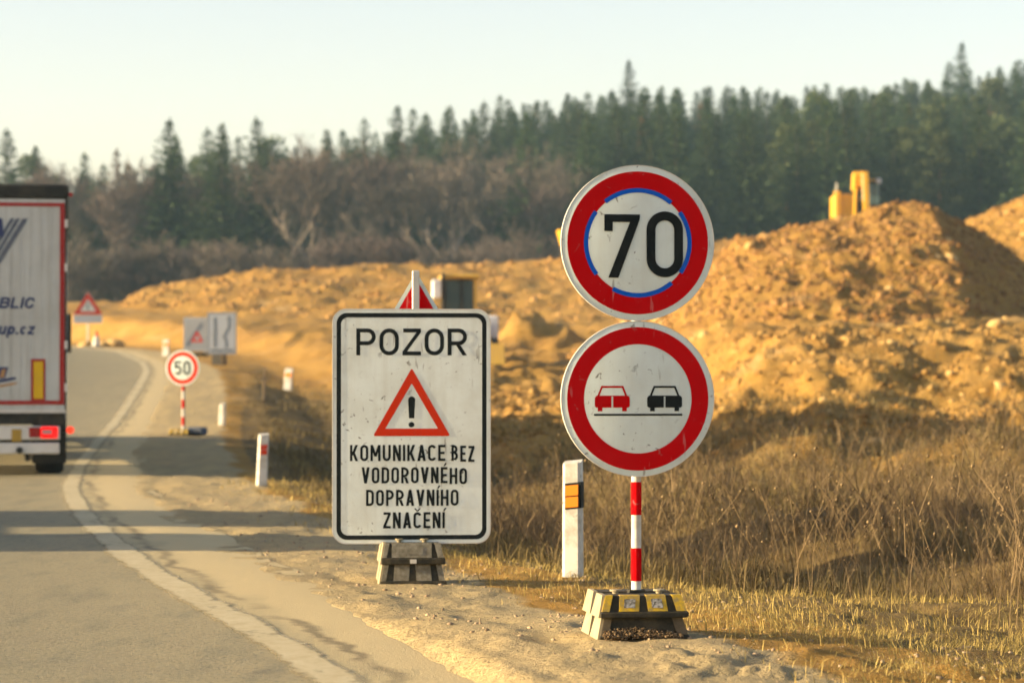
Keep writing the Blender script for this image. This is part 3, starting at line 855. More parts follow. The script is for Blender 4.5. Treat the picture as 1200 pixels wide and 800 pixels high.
def stalks(name, P, Hh, mat, label, branches=5, head=True):
    """thin dead stalks with side branches and seed heads, one mesh"""
    vs, fs, ts = [], [], []
    def seg(a, b, w, t):
        d = random.random() * 6.28
        wx, wy = math.cos(d) * w / 2, math.sin(d) * w / 2
        k = len(vs)
        vs.extend([(a[0] - wx, a[1] - wy, a[2]), (a[0] + wx, a[1] + wy, a[2]), (b[0] + wx * .5, b[1] + wy * .5, b[2]), (b[0] - wx * .5, b[1] - wy * .5, b[2])])
        fs.extend([(k, k + 1, k + 2), (k, k + 2, k + 3)]); ts.extend([t] * 4)
    def headm(p, r, t):
        k = len(vs)
        for q in ((r, 0, 0), (0, r, 0), (-r, 0, 0), (0, -r, 0), (0, 0, r * 1.3), (0, 0, -r)):
            vs.append((p[0] + q[0], p[1] + q[1], p[2] + q[2])); ts.append(t)
        for f in ((0, 1, 4), (1, 2, 4), (2, 3, 4), (3, 0, 4), (1, 0, 5), (2, 1, 5), (3, 2, 5), (0, 3, 5)):
            fs.append(tuple(k + i for i in f))
    for (x, y, z), h in zip(P, Hh):
        w = 0.0045 if y < 25 else 0.0075
        t = random.random()
        lx, ly = random.uniform(-.5, .5) * h, random.uniform(-.5, .5) * h
        pts = [(x + lx * u * u, y + ly * u * u, z + h * u) for u in (0, .35, .7, 1)]
        for a, b in zip(pts[:-1], pts[1:]): seg(a, b, w, t)
        if head and random.random() < .5: headm(pts[-1], random.uniform(.006, .014), min(1, t + .3))
        for k in range(branches):
            u = random.uniform(.35, .95)
            b0 = (x + lx * u * u, y + ly * u * u, z + h * u)
            an = random.random() * 6.28; l = random.uniform(.08, .3) * h * (1.2 - u * .6)
            b1 = (b0[0] + math.cos(an) * l * .6, b0[1] + math.sin(an) * l * .6, b0[2] + l * random.uniform(.4, 1))
            seg(b0, b1, w * .7, t)
            if head and random.random() < .22: headm(b1, random.uniform(.004, .010), min(1, t + .2))
    me = fast_mesh(name, np.array(vs), np.array(fs), {'tint': np.array(ts)})
    return tag(link(name, me, mat), label, 'weeds', kind='stuff')


n = 2600
y = 14.5 * np.exp(RNG.random(n) * math.log(36 / 14.5)); x = RNG.uniform(0.0, 0.2, n) * y
k = RNG.random(n) < sst(3.2, 4.0, x - XL(y)) * (0.1 + 0.9 * sst(0.4, 0.7, vnoise(x * 1.1, y * 0.6, 73)))
x, y = x[k], y[k]; z = H(x, y)
stalks('seeding_weeds', list(zip(x, y, z)), 0.4 + 0.55 * RNG.random(len(x)), M['weed'], 'dead weed stalks with round seed heads behind the round signs', 6)
n = 13000
y = 16.2 * np.exp(RNG.random(n) * math.log(42 / 16.2)); x = RNG.uniform(-0.06, 0.2, n) * y
k = RNG.random(n) < sst(2.7, 3.4, OV(x - XL(y), y)) * sst(0.36, 0.62, vnoise(x * 0.9 + 3, y * 0.6, 75)) * np.interp(y, [16, 30, 42], [1, .8, .3])
x, y = x[k], y[k]; z = H(x, y)
stalks('dry_scrub', list(zip(x, y, z)), (0.16 + 0.34 * RNG.random(len(x))), M['weed'], 'dense twiggy brown scrub filling the ground behind the verge', 10, head=False)


# ------------------------------------------------------------------ sign lettering (flat print)
def ribbon(mb, pts, t, y, closed=False):
    P = [Vector((a, b)) for a, b in pts]
    n = len(P)
    L, Rr = [], []
    for i in range(n):
        if closed: a, b = P[i - 1], P[(i + 1) % n]; d0 = (P[i] - a).normalized(); d1 = (b - P[i]).normalized()
        else:
            d0 = (P[i] - P[i - 1]).normalized() if i > 0 else None
            d1 = (P[i + 1] - P[i]).normalized() if i < n - 1 else None
            d0 = d0 or d1; d1 = d1 or d0
        n0 = Vector((-d0.y, d0.x)); n1 = Vector((-d1.y, d1.x))
        m = (n0 + n1).normalized()
        k = t / 2 / max(0.35, m.dot(n0))
        L.append(P[i] + m * k); Rr.append(P[i] - m * k)
    vs = [(p.x, y, p.y) for p in L] + [(p.x, y, p.y) for p in Rr]
    q = n if closed else n - 1
    mb.add(vs, [(i, (i + 1) % n, n + (i + 1) % n, n + i) for i in range(q)])


def arc(cx, cy, rx, ry, a0, a1, n=9):
    return [(cx + rx * math.cos(R(a0 + (a1 - a0) * k / n)), cy + ry * math.sin(R(a0 + (a1 - a0) * k / n))) for k in range(n + 1)]


def glyph(ch, w, t):
    """strokes (pts, closed) and polygons of a letter in a box w x 1 with stroke t"""
    S, P = [], []
    l, r, b, T = t / 2, w - t / 2, t / 2, 1 - t / 2
    mid = 0.5
    base = {'É': 'E', 'Í': 'I', 'Č': 'C'}.get(ch, ch)
    def para(x0, y0, x1, y1, tw=None):
        tw = tw or t * 1.12
        P.append([(x0 - tw / 2, y0), (x0 + tw / 2, y0), (x1 + tw / 2, y1), (x1 - tw / 2, y1)])
    def v(x): S.append(([(x, 0), (x, 1)], False))
    def hbar(x0, x1, y): S.append(([(x0, y), (x1, y)], False))
    q = (r - l) / 2; R2 = min(q, 0.32)
    if base == 'O' or base == '0':
        S.append((arc(l + q, T - R2, q, R2, 0, 180, 12) + arc(l + q, b + R2, q, R2, 180, 360, 12), True))
    elif base == 'P' or base == 'R':
        m = 0.45; rb = (T - m) / 2
        v(l); S.append(([(l + t / 2, T), (r - rb, T)] + arc(r - rb, T - rb, rb, rb, 90, -90, 10)[1:-1] + [(r - rb, m), (l + t / 2, m)], False))
        if base == 'R': para(w * .55, m - t / 2, w - t * .56, 0)
    elif base == 'Z':
        hbar(w * .04, w, T); hbar(0, w, b); para(t * .6, t, w - t * .6, 1 - t)
    elif base == 'K':
        v(l); para(t * 1.1, 0.36, w - t * .6, 1); para(w * .42, 0.55, w - t * .55, 0)
    elif base == 'M':
        v(l); v(r); para(t * .56, 1, w / 2, .28, t); para(w - t * .56, 1, w / 2, .28, t)
    elif base == 'U':
        S.append(([(l, 1)] + arc(l + q, b + R2, q, R2, 180, 360, 12) + [(r, 1)], False))
    elif base == 'N':
        v(l); v(r); para(t * .56, 1, w - t * .56, 0)
    elif base == 'I':
        v(w / 2)
    elif base == 'A':
        para(t * .56, 0, w / 2, 1); para(w - t * .56, 0, w / 2, 1); hbar(w * .22, w * .78, .27)
    elif base == 'C':
        S.append((arc(l + q, T - R2, q, R2, 15, 180, 12) + arc(l + q, b + R2, q, R2, 180, 345, 12), False))
    elif base == 'E':
        v(l); hbar(t, w, T); hbar(t, w * .9, .5); hbar(t, w, b)
    elif base == 'B':
        for lo_, hi_ in ((b, .52), (.52, T)):
            rb = (hi_ - lo_) / 2; rr = r - (0.03 if lo_ > .3 else 0)
            S.append(([(l + t / 2, hi_), (rr - rb, hi_)] + arc(rr - rb, hi_ - rb, rb, rb, 90, -90, 8)[1:-1] + [(rr - rb, lo_), (l + t / 2, lo_)], False))
        v(l)
    elif base == 'V':
        para(t * .56, 1, w / 2, 0); para(w - t * .56, 1, w / 2, 0)
    elif base == 'D':
        rb = min(q * 1.1, .3)
        S.append(([(l + t / 2, T), (r - rb, T)] + arc(r - rb, T - rb, rb, rb, 90, 0, 7)[1:] + arc(r - rb, b + rb, rb, rb, 0, -90, 7) + [(l + t / 2, b)], False)); v(l)
    elif base == 'H':
        v(l); v(r); hbar(t, w - t, .5)
    elif base == 'L':
        v(l); hbar(t, w, b)
    elif base == '5':
        S.append(([(w * .95, T), (l, T), (l, .56)] + arc(l + q, .34, q, .27, 135, -150, 14), False))
    elif base == 'u':
        S.append(([(l, .72)] + arc(l + q, b + q * .9, q, q * .9, 180, 360, 10) + [(r, .72)], False)); S.append(([(r, 0), (r, .5)], False))
    elif base == 'p':
        S.append(([(l, -.28), (l, .72)], False)); S.append((arc(l + q, .36, q, .36 - t / 2, 0, 360, 16)[:-1], True))
    elif base == 'c':
        S.append((arc(l + q, .36, q, .36 - t / 2, 40, 320, 12), False))
    elif base == 'z':
        hbar(0, w, .72 - t / 2); hbar(0, w, b); para(t * .6, t, w - t * .6, .72 - t)
    elif base == '.':
        P.append([(0, 0), (t, 0), (t, t), (0, t)])
    if ch in 'ÉÍ': P.append([(w / 2 - t * .3, 1.06), (w / 2 + t * .35, 1.06), (w / 2 + t * 1.2, 1.26), (w / 2 + t * .45, 1.26)])
    if ch == 'Č':
        P.append([(w / 2 - t * .35, 1.05), (w / 2 + t * .35, 1.05), (w / 2 + t * 1.35, 1.24), (w / 2 + t * .7, 1.24)])
        P.append([(w / 2 - t * .35, 1.05), (w / 2 + t * .35, 1.05), (w / 2 - t * .7, 1.24), (w / 2 - t * 1.35, 1.24)])
    return S, P


REL = {'I': .24, 'Í': .24, 'M': 1.25, 'E': .88, 'É': .88, 'Z': .95, 'A': 1.05, 'V': 1.05, ' ': .5, '.': .25, 'L': .85, 'c': .85, 'z': .8, 'u': .95, 'p': .95}


def text_line(name, s, xc, z0, h, W, t, y, mat, parent, slant=0.0, gap=.13, dz={}):
    mb = MB()
    rel = [REL.get(c, 1.0) for c in s]
    gaps = gap * h * (len(s) - 1)
    k = (W - gaps) / sum(rel)
    x = xc - W / 2
    e = 0
    for i, (c, q) in enumerate(zip(s, rel)):
        w = q * k / h
        off = dz.get(i, 0.0)
        S, P = glyph(c, w, t)
        for pts, closed in S:
            ribbon(mb, [(x + (a + slant * b) * h, z0 + off + b * h) for a, b in pts], t * h, y - e * 0.00012, closed); e += 1
        for pts in P:
            mb.flat([(x + (a + slant * b) * h, z0 + off + b * h) for a, b in pts], y - e * 0.00012); e += 1
        x += q * k + gap * h
    return mb.build(name, mat, parent)


def rrect(x0, x1, z0, z1, r, n=8):
    return arc(x1 - r, z1 - r, r, r, 0, 90, n) + arc(x0 + r, z1 - r, r, r, 90, 180, n) + arc(x0 + r, z0 + r, r, r, 180, 270, n) + arc(x1 - r, z0 + r, r, r, 270, 360, n)


def frame_flat(mb, outer, inner, y):
    n = len(outer)
    mb.add([(x, y, z) for x, z in outer] + [(x, y, z) for x, z in inner], [(k, (k + 1) % n, n + (k + 1) % n, n + k) for k in range(n)])


def tri_pts(hw, h, z0, r, n=5):
    """rounded triangle with base half width hw, height h, base at z0"""
    c = [(hw, z0), (0, z0 + h), (-hw, z0)]
    out = []
    for i in range(3):
        p = Vector(c[i]); a = (Vector(c[i - 1]) - p).normalized(); b = (Vector(c[(i + 1) % 3]) - p).normalized()
        for k in range(n + 1):
            u = k / n
            out.append(tuple(p + a * r * (1 - u) ** 2 + b * r * u ** 2))
    return out


def striped_pole(parent, r, z0, z1, step, first_red=True, start=None):
    po = MB().tube((0, 0, z0), (0, 0, z1), r, n=14).build('pole', M['post_white'], parent, smooth=True)
    z = start if start is not None else z0
    while z < z1:
        MB().tube((0, 0, z), (0, 0, min(z + step, z1)), r + 0.0012, n=14, cap=False).build('red_band', M['sign_red'], po, smooth=True)
        z += 2 * step


def disc_panel(parent, zc, rad, name='sign_panel'):
    prof = [(0.0, rad - 0.004), (0.001, rad), (0.012, rad), (0.012, rad - 0.006), (0.004, rad - 0.009)]
    p = MB().lathe(prof, 'y', (0, 0, zc), 72).build(name, M['sign_white'], parent, smooth=True)
    MB().lathe([(0.001, rad + 0.0), (0.0005, rad + 0.0022), (0.016, rad + 0.0022), (0.016, rad - .001)], 'y', (0, 0, zc), 72).build('rim', M['rim'], p, smooth=True) if False else None
    b = MB()
    n = 72
    vs = []; 
    for (a, r) in ((-0.0015, rad), (-0.0015, rad + 0.003), (0.020, rad + 0.003), (0.020, rad)):
        for k in range(n):
            t = 2 * math.pi * k / n
            vs.append((r * math.cos(t), a, zc + r * math.sin(t)))
    fs = [(i * n + k, i * n + (k + 1) % n, ((i + 1) % 4) * n + (k + 1) % n, ((i + 1) % 4) * n + k) for i in range(4) for k in range(n)]
    b.add(vs, fs)
    b.build('rim', M['rim'], p)
    return p


# ------------------------------------------------------------------ rubber base
RIBS = {'yellow': [(0.0, 0.088), (0.203, 0.437), (0.547, 0.776), (0.885, 1.0)], 'legs': [(0.0, 0.09), (0.88, 1.0)],
        'grey_low': [(0.0, .07), (.19, .43), (.555, .79), (.91, 1.0)], 'grey_top': [(0.0, .065), (.15, .80), (.90, 1.0)]}


def base_piece(parent, w, d, z0, h, lip, yc, ribs='yellow', front=True):
    """one recycled rubber foot: lip, sloped body, ribs, inset panels"""
    x0 = -w / 2; y0 = yc - d / 2
    body = MB().frust(x0 + .012, x0 + w - .012, y0 + .014, y0 + d - .014, z0 + lip, z0 + h, .022, .030)
    body.bbox(x0, x0 + w, y0, y0 + d, z0, z0 + lip, .006)
    bo = body.build('base_block', M['rubber'], parent)
    sl = MB().hexa([(x0 + .001, y0 + .004, z0 + lip * .2), (x0 + .012, y0 + .004, z0 + lip), (x0 + .012, y0 + d - .004, z0 + lip), (x0 + .001, y0 + d - .004, z0 + lip * .2),
                    (x0 - .003, y0 + .004, z0 + lip * .2), (x0 + .008, y0 + .010, z0 + h - .004), (x0 + .008, y0 + d - .010, z0 + h - .004), (x0 - .003, y0 + d - .004, z0 + lip * .2)])
    sl = MB().frust(x0 - .004, x0 + .010, y0 + .004, y0 + d - .004, z0 + lip * .1, z0 + h - .002, 0, .02)
    # slanted left end cheek, its sunlit look painted in with paler rubber
    ck = MB().hexa([(x0 - .006, y0 + .006, z0 + .002), (x0 + .014, y0 + .006, z0 + .002), (x0 + .014, y0 + d - .006, z0 + .002), (x0 - .006, y0 + d - .006, z0 + .002),
                    (x0 + .016, y0 + .034, z0 + h + .003), (x0 + .036, y0 + .034, z0 + h + .003), (x0 + .036, y0 + d - .034, z0 + h + .003), (x0 + .016, y0 + d - .034, z0 + h + .003)])
    ck.build('end_cheek', M['rubber_side'], bo)
    if not front:
        return bo
    for i, (a, b) in enumerate(RIBS[ribs]):
        xa, xb = x0 + .010 + a * (w - .02), x0 + .010 + b * (w - .02)
        sh = .022 * (1 - 2 * (a + b) / 2)
        zb, zt = z0 + lip + .002, z0 + h + .002
        yb, yt = y0 + .004, y0 + .032
        rb = MB().hexa([(xa, yb, zb), (xb, yb, zb), (xb, yb + .03, zb), (xa, yb + .03, zb), (xa + sh, yt, zt), (xb + sh, yt, zt), (xb + sh, yt + .04, zt), (xa + sh, yt + .04, zt)])
        ro = rb.build('rib', M['yellow_rub'] if ribs == 'yellow' else M['leg_brown'] if ribs == 'legs' else M['concrete'], bo)
        if ribs in ('yellow', 'grey_top') and b - a > .15:
            mx = (xb - xa) * .22
            def fp(u, vv):
                return (xa + mx + (xb - xa - 2 * mx) * u + sh * vv, yb + (yt - yb) * vv - .003, zb + (zt - zb) * vv)
            MB().add([fp(0, .22), fp(1, .22), fp(1, .78), fp(0, .78)], [(0, 1, 2, 3)]).build('reflector_panel', M['speckle'] if ribs == 'yellow' else M['concrete'], ro)
    return bo


def pegs(parent, zs, xs):
    for x in xs:
        b = MB().lathe([(zs, .014), (zs + .012, .014), (zs + .014, .026), (zs + .022, .026)], 'z', (x, -.05, 0), 12)
        b.build('peg', M['rubber_side'], parent)


# ------------------------------------------------------------------ the two round signs
SX, SY = (745.5 - 600) / F_PX * 12.95, 12.95
SZ = h1(SX, SY)
ang = R(7.5)
sgn = empty('round_sign_post', (SX, SY, SZ), ang, 'pair of round red rimmed signs, 70 over no overtaking, on striped pole', 'road sign')
POLE_R = 0.0225
ground_px = 440 + (CAM_Z - SZ) * F_PX / SY


def zpx(py, d, z0):          # height above z0 of picture row py at depth d
    return CAM_Z + (440 - py) * d / F_PX - z0


zc1, zc2 = zpx(285, SY, SZ), zpx(467, SY, SZ)
striped_pole(sgn, POLE_R, 0.16, zc1 + .2, .150, start=zpx(680, SY, SZ))
DY = -POLE_R - .022
# upper sign 70
pt = empty_panel = disc_panel(sgn, zc1, 0.350)
pt.location.y = DY
mm = 0.967e-3
MB().ring(.243 * .967, .335 * .967, -0.002, cz=zc1).build('red_ring', M['sign_red'], pt)
bl = MB()
for a0, a1 in ((50, 129), (-34.6, 36), (144, 217), (-119, -49.5)):
    bl.ring(.236 * .967, .257 * .967, -0.0033, a0, a1, cz=zc1)
bl.build('blue_arc', M['sign_blue'], pt)
d7 = MB()
C7 = lambda px, py: ((px - 440) * mm, zc1 - (py - 416) * mm)
d7.flat([C7(280, 283), C7(449, 283), C7(449, 318), C7(320, 319), C7(320, 362), C7(280, 362)], -.0046) if False else None
d7.flat([C7(280, 283), C7(320, 283), C7(320, 362), C7(280, 362)], -.0046)
d7.flat([C7(320, 283), C7(449, 283), C7(449, 306), C7(444, 319), C7(320, 319)], -.0046)
d7.flat([C7(402, 319), C7(444, 319), C7(347, 580), C7(299, 580)], -.0046)
ribbon(d7, [C7(a, b) for a, b in arc(568, 355, 66, -66, 0, 180, 14) + arc(568, 490, 66, -66, 180, 360, 14)], 42 * mm, -.0046, True)
d7.build('lettering', M['sign_black'], pt)
# lower sign, no overtaking
p2 = disc_panel(sgn, zc2, 0.350)
p2.location.y = DY
MB().ring(.256 * .967, .336 * .967, -0.002, cz=zc2).build('red_ring', M['sign_red'], p2)


def car_symbol(mat, x0):
    m = MB(); y = -.002
    C = lambda px, py: ((px + x0 - 437) * mm, zc2 - (py - 387) * mm)
    m.flat([C(8, 372), C(79, 372), C(79, 428), C(6, 428), C(0, 420), C(0, 382)], y)
    m.flat([C(87, 372), C(158, 372), C(166, 382), C(166, 420), C(160, 428), C(87, 428)], y)
    m.flat([C(79, 372), C(87, 372), C(87, 375), C(79, 375)], y)
    m.flat([C(14, 428), C(36, 428), C(36, 445), C(14, 445)], y)
    m.flat([C(130, 428), C(152, 428), C(152, 445), C(130, 445)], y)
    ribbon(m, [C(17, 373), C(34, 331), C(132, 331), C(149, 373)], 9 * mm, y - .0002)
    return m.build('car_symbol', mat, p2)


car_symbol(M['sign_red'], 232)
car_symbol(M['sign_black'], 481)
MB().flat([((228 - 437) * mm, zc2 - (466 - 387) * mm), ((648 - 437) * mm, zc2 - (466 - 387) * mm), ((648 - 437) * mm, zc2 - (457 - 387) * mm), ((228 - 437) * mm, zc2 - (457 - 387) * mm)], -.002).build('underline', M['sign_black'], p2)
for zc in (zc1 + .17, zc1 - .17, zc2 + .17, zc2 - .17):
    MB().box(-.04, .04, DY + .013, POLE_R + .006, zc - .012, zc + .012).build('clamp', M['galv'], sgn)
BZ = 0.095
base_piece(sgn, .415, .23, -.005, .095, .02, -.10, ribs='legs')
base_piece(sgn, .415, .23, -.005, .095, .02, .15, front=False)
base_piece(sgn, .405, .23, .093, .098, .028, -.10)
base_piece(sgn, .405, .23, .093, .098, .028, .15, front=False)
pegs(sgn, .188, (-.105, .095))
MB().box(-.036, .036, -.036, .036, .17, .205).build('socket', M['rubber'], sgn)
# dry soil and stalks banked against the foot
n = 2200
xx = RNG.uniform(-.19, .17, n); yy = RNG.uniform(-.27, -.19, n)
zz = (0.05 * (1 - ((xx + .05) / .3) ** 2) * np.clip((yy + .32) / .12, 0, 1)) * RNG.random(n) ** .5
ca, sa = math.cos(ang), math.sin(ang)
lumps('soil_clods', np.stack([SX + xx * ca - yy * sa, SY + xx * sa + yy * ca, SZ + zz], 1), .0015 + .006 * RNG.random(n) ** 4, M['weed'],
      label='crumbly ochre soil banked against the striped sign base', cat='soil')

# ------------------------------------------------------------------ the big rectangular warning board
PD = 18.1
PX, PY = (482.0 - 600) / F_PX * PD, PD
PZ = h1(PX, PY)
board = empty('warning_board', (PX, PY, PZ), R(5.0), 'large white rectangular warning board with black lettering and red triangle', 'road sign')
s = PD / F_PX                                           # metres per photograph pixel at the board
bw, bt, bb = .5, zpx(362.5, PD, PZ), zpx(635.5, PD, PZ)
bp = MB().prism_xz(rrect(-bw, bw, bb, bt, .085), 0, .006).build('sign_panel', M['board_white'], board)
bp.location.y = -.05
fr = MB(); frame_flat(fr, rrect(-bw - .003, bw + .003, bb - .003, bt + .003, .088), rrect(-bw + .004, bw - .004, bb + .004, bt - .004, .081), -.0012)
n = 36
o_ = rrect(-bw - .003, bw + .003, bb - .003, bt + .003, .088)
fr.add([(x, -.0012, z) for x, z in o_] + [(x, .022, z) for x, z in o_], [(k, (k + 1) % len(o_), len(o_) + (k + 1) % len(o_), len(o_) + k) for k in range(len(o_))])
fr.build('rim', M['rim'], bp)
fr = MB(); frame_flat(fr, rrect(-bw + .024, bw - .024, bb + .024, bt - .024, .066), rrect(-bw + .052, bw - .052, bb + .052, bt - .052, .045), -.0014)
fr.build('black_border', M['sign_black'], bp)
c3 = 1.5625e-3
Z3 = lambda cy: bt - (cy - 213) * c3                    # rows read from an enlarged view of the board
X3 = lambda cx: (cx - 392) * c3
text_line('lettering', 'POZOR', 0, Z3(400), 109 * c3, 450 * c3, .147, -.0016, M['sign_black'], bp, gap=.135)
tri = MB(); frame_flat(tri, tri_pts(157 * c3, 276 * c3, Z3(727), .018), tri_pts(107 * c3, 183 * c3, Z3(697), .004), -.0016)
tri.build('red_triangle', M['sign_orange_red'], bp)
ex = MB()
ex.flat(arc(X3(392), Z3(581), 14.5 * c3, 14.5 * c3, 0, 180, 8) + [(X3(381), Z3(655)), (X3(402), Z3(655))], -.0018)
ex.flat(arc(X3(391), Z3(681), 12 * c3, 11 * c3, 0, 360, 16)[:-1], -.0018)
ex.build('exclamation_mark', M['sign_black'], bp)
c4 = s / 4
Z4 = lambda cy: bb + (544 - cy) * c4
for txt, a, b, y1, dz in (('KOMUNIKACE', 158, 603, 160, {}), ('BEZ', 632, 740, 160, {1: -4 * c4, 2: -5 * c4}), ('VODOROVNÉHO', 212, 705, 264, {9: -4 * c4, 10: -5 * c4}), ('DOPRAVNÍHO', 233, 665, 369, {}), ('ZNAČENÍ', 313, 600, 474, {})):
    text_line('lettering', txt, ((a + b) / 2 - 446) * c4, Z4(y1), 75 * c4, (b - a) * c4, .15, -.0016, M['sign_black'], bp, gap=.135, dz=dz)
ptop = zpx(317, PD, PZ)
MB().bbox(.005, .05, -.022, .022, .15, ptop, .004).build('post', M['galv'], board)
# triangular sign fixed to the back of the same post
tz = zpx(319, PD, PZ)
tp = MB().prism_xz(tri_pts(.47, .80, tz - .795, .03), 0, .006).build('triangle_panel', M['sign_white'], board)
tp.location = (.034, .04, 0)
frt = MB(); frame_flat(frt, tri_pts(.425, .728, tz - .770, .025), tri_pts(.275, .465, tz - .685, .006), -.0015)
frt.build('red_triangle', M['sign_red'], tp)
for zc in (bt - .2, bb + .2):
    MB().box(-.02, .075, -.044, .026, zc - .015, zc + .015).build('clamp', M['galv'], board)
for args in ((.42, .24, .0, .13, .028, -.13), (.42, .24, .0, .13, .028, .13)):
    base_piece(board, *args, ribs='grey_low', front=args[-1] < 0)
for args in ((.405, .24, .132, .13, .042, -.13), (.405, .24, .132, .13, .042, .13)):
    base_piece(board, *args, ribs='grey_top', front=args[-1] < 0)
MB().box(-.02, .02, -.256, -.251, .14, .165).build('maker_plate', M['rim'], board)
pegs(board, .262, (-.08, .08))


# ------------------------------------------------------------------ delineator posts
def delineator(px, d, py_bottom, py_top, w, refl, label, lean=0.0, black_band=True, rz=R(-12), dep=.10):
    x = (px - 600) / F_PX * d
    zb = h1(x, d)
    h = (py_bottom - py_top) * d / F_PX
    zb = min(zb, CAM_Z + (440 - py_bottom) * d / F_PX + .03)
    root = empty('delineator_post', (x, d, zb - .02), rz, label, 'delineator post', 'white delineator posts along the verge')
    root.rotation_euler = (0, lean, rz)
    hw = w / 2
    post = MB()
    pr = [(-hw, -dep / 2 + .02), (-hw + .02, -dep / 2), (hw - .02, -dep / 2), (hw, -dep / 2 + .02), (hw, dep / 2), (-hw, dep / 2)]
    z1 = [h, h, h + .012, h + .012, h + .03, h + .018]
    n = len(pr)
    post.add([(a, b, 0) for a, b in pr] + [(a * .94, b * .94, z) for (a, b), z in zip(pr, z1)],
             [tuple(range(n - 1, -1, -1)), tuple(range(n, 2 * n))] + [(k, (k + 1) % n, n + (k + 1) % n, n + k) for k in range(n)])
    po = post.build('post', M['post_white'], root)
    if refl:
        f = -dep / 2 - .002
        za, zb_ = h * .615, h * .835
        if black_band:
            MB().add([(-hw + .022, f, za), (hw + .001, f + .002, za + .012), (hw + .001, f + .002, zb_ + .012), (-hw + .022, f, zb_)], [(0, 1, 2, 3)]).build('black_band', M['sign_black'], po)
            MB().box(hw - .004, hw + .002, f + .004, dep / 2, za + .012, zb_ + .012).build('black_band', M['sign_black'], po)
        for q in (0, 1):
            a = za + (zb_ - za) * (.07 + q * .45); b = a + (zb_ - za) * .40
            MB().hexa([(-hw + .026, f - .006, a), (hw - .018, f - .006, a + .008), (hw - .018, f, a + .008), (-hw + .026, f, a), (-hw + .026, f - .006, b), (hw - .018, f - .006, b + .008), (hw - .018, f, b + .008), (-hw + .026, f, b)]).build('reflector', M[refl], po)
    return root


delineator(671, 19.0, 683, 545, .13, 'orange_refl', 'white delineator post with two orange reflectors behind the round signs')
delineator(306.5, 35.5, 561, 500, .13, 'red_refl', 'white delineator post with red reflector at the ditch edge', lean=R(2.5), black_band=False, rz=R(11))
delineator(260, 60.0, 500, 474, .12, None, 'plain short white delineator post beyond the small 50 sign', lean=R(2))
delineator(194.5, 112.0, 408, 389, .26, 'orange_refl', 'white delineator post with orange top beside the far bend', black_band=False)
delineator(337, 84.0, 431, 405, .24, 'orange_refl', 'white delineator post half hidden by grass beyond the ditch', lean=R(4), black_band=False)
stk = empty('wooden_stake', ((309 - 600) / F_PX * 72, 72, h1((309 - 600) / F_PX * 72, 72) - .03), 0, 'thin dark wooden stake standing in the ditch', 'stake')
MB().tube((0, 0, 0), (.03, 0, .95), .028, .02, 8).build('stake_shaft', M['wood'], stk)
MB().box(-.09, .14, -.03, -.015, .62, .67).build('cross_lath', M['wood'], stk)

# ------------------------------------------------------------------ small 50 sign
D5 = 55.5
X5 = (215 - 600) / F_PX * D5
Z5 = h1(X5, D5)
s50 = empty('round_sign_post', (X5, D5, Z5), R(-13), 'small round 50 speed limit sign on striped pole down the road', 'road sign')
zc5 = zpx(431, D5, Z5)
striped_pole(s50, .03, .1, zc5 + .2, .17, start=.18)
p5 = disc_panel(s50, zc5, .345); p5.location.y = -.055
MB().ring(.235, .315, -.002, cz=zc5).build('red_ring', M['sign_orange_red'], p5)
text_line('lettering', '50', 0, zc5 - .135, .27, .33, .155, -.002, M['sign_black'], p5, gap=.14)
base_piece(s50, .40, .3, 0, .11, .03, -.15)
base_piece(s50, .40, .3, 0, .11, .03, .18, front=False)
sb = MB().bbox(.10, .42, -.1, .25, 0, .15, .03).build('ballast_bag', worn('blue_grey_bag', (0.06, 0.09, 0.14), .8, amount=.5), s50)

# ------------------------------------------------------------------ the two boards at the bend and the far triangle
def back_board(px, d, y0, y1, w, mat, label, rz):
    x = (px - 600) / F_PX * d; z = h1(x, d)
    root = empty('diagram_board', (x, d, z), rz, label, 'road sign')
    a, b = zpx(y1, d, z), zpx(y0, d, z)
    p = MB().prism_xz(rrect(-w / 2, w / 2, a, b, .06, 5), 0, .02).build('sign_panel', mat, root)
    p.location.y = -.07
    return root, p, a, b


rb_, pb, a, b = back_board(260, 100, 366, 415, 1.02, M['sign_pale'], 'pale board with lane shift diagram beside the bend, nearer of two', R(4))
f = MB(); frame_flat(f, rrect(-.49, .49, a + .02, b - .02, .05, 5), rrect(-.455, .455, a + .055, b - .055, .04, 5), -.003); f.build('border', M['sign_line'], pb)
m = MB(); ribbon(m, [(-.23, a + .25), (-.23, b - .18)], .10, -.003); m.build('arrow_line', M['sign_line'], pb)
m = MB(); ribbon(m, [(.16, a + .22), (.16, a + .45), (.08, a + .62), (.26, a + .95), (.26, b - .2)], .09, -.003); m.build('arrow_line', M['sign_line'], pb)
m = MB(); m.flat([(.16, b - .24), (.36, b - .24), (.26, b - .12)], -.0036); m.build('arrow_head', M['sign_line'], pb)
m = MB(); m.flat([(-.4, a + .10), (.4, a + .10), (.4, a + .18), (-.4, a + .18)], -.003); m.build('caption_bar', M['sign_line'], pb)
MB().hexa([(-.34, -.06, 0), (.02, -.06, 0), (.02, .1, 0), (-.34, .1, 0), (-.36, -.06, a + .3), (-.06, -.06, a + .3), (-.06, .1, a + .3), (-.36, .1, a + .3)]).build('prop', M['concrete'], rb_)
MB().box(.03, .16, .0, .12, 0, a + .25).build('post', M['wood'], rb_)
rb_, pb, a, b = back_board(231, 113, 372, 411, 1.06, M['sign_grey'], 'grey board with slanting line and red triangle, farther of two', R(2))
m = MB(); ribbon(m, [(-.40, a + .2), (.20, b - .25)], .15, -.003); m.build('slanting_line', M['sign_line'], pb)
m = MB(); frame_flat(m, tri_pts(.26, .46, a + .35, .02), tri_pts(.14, .23, a + .42, .005), -.0036); m.build('red_triangle', M['sign_orange_red'], pb)
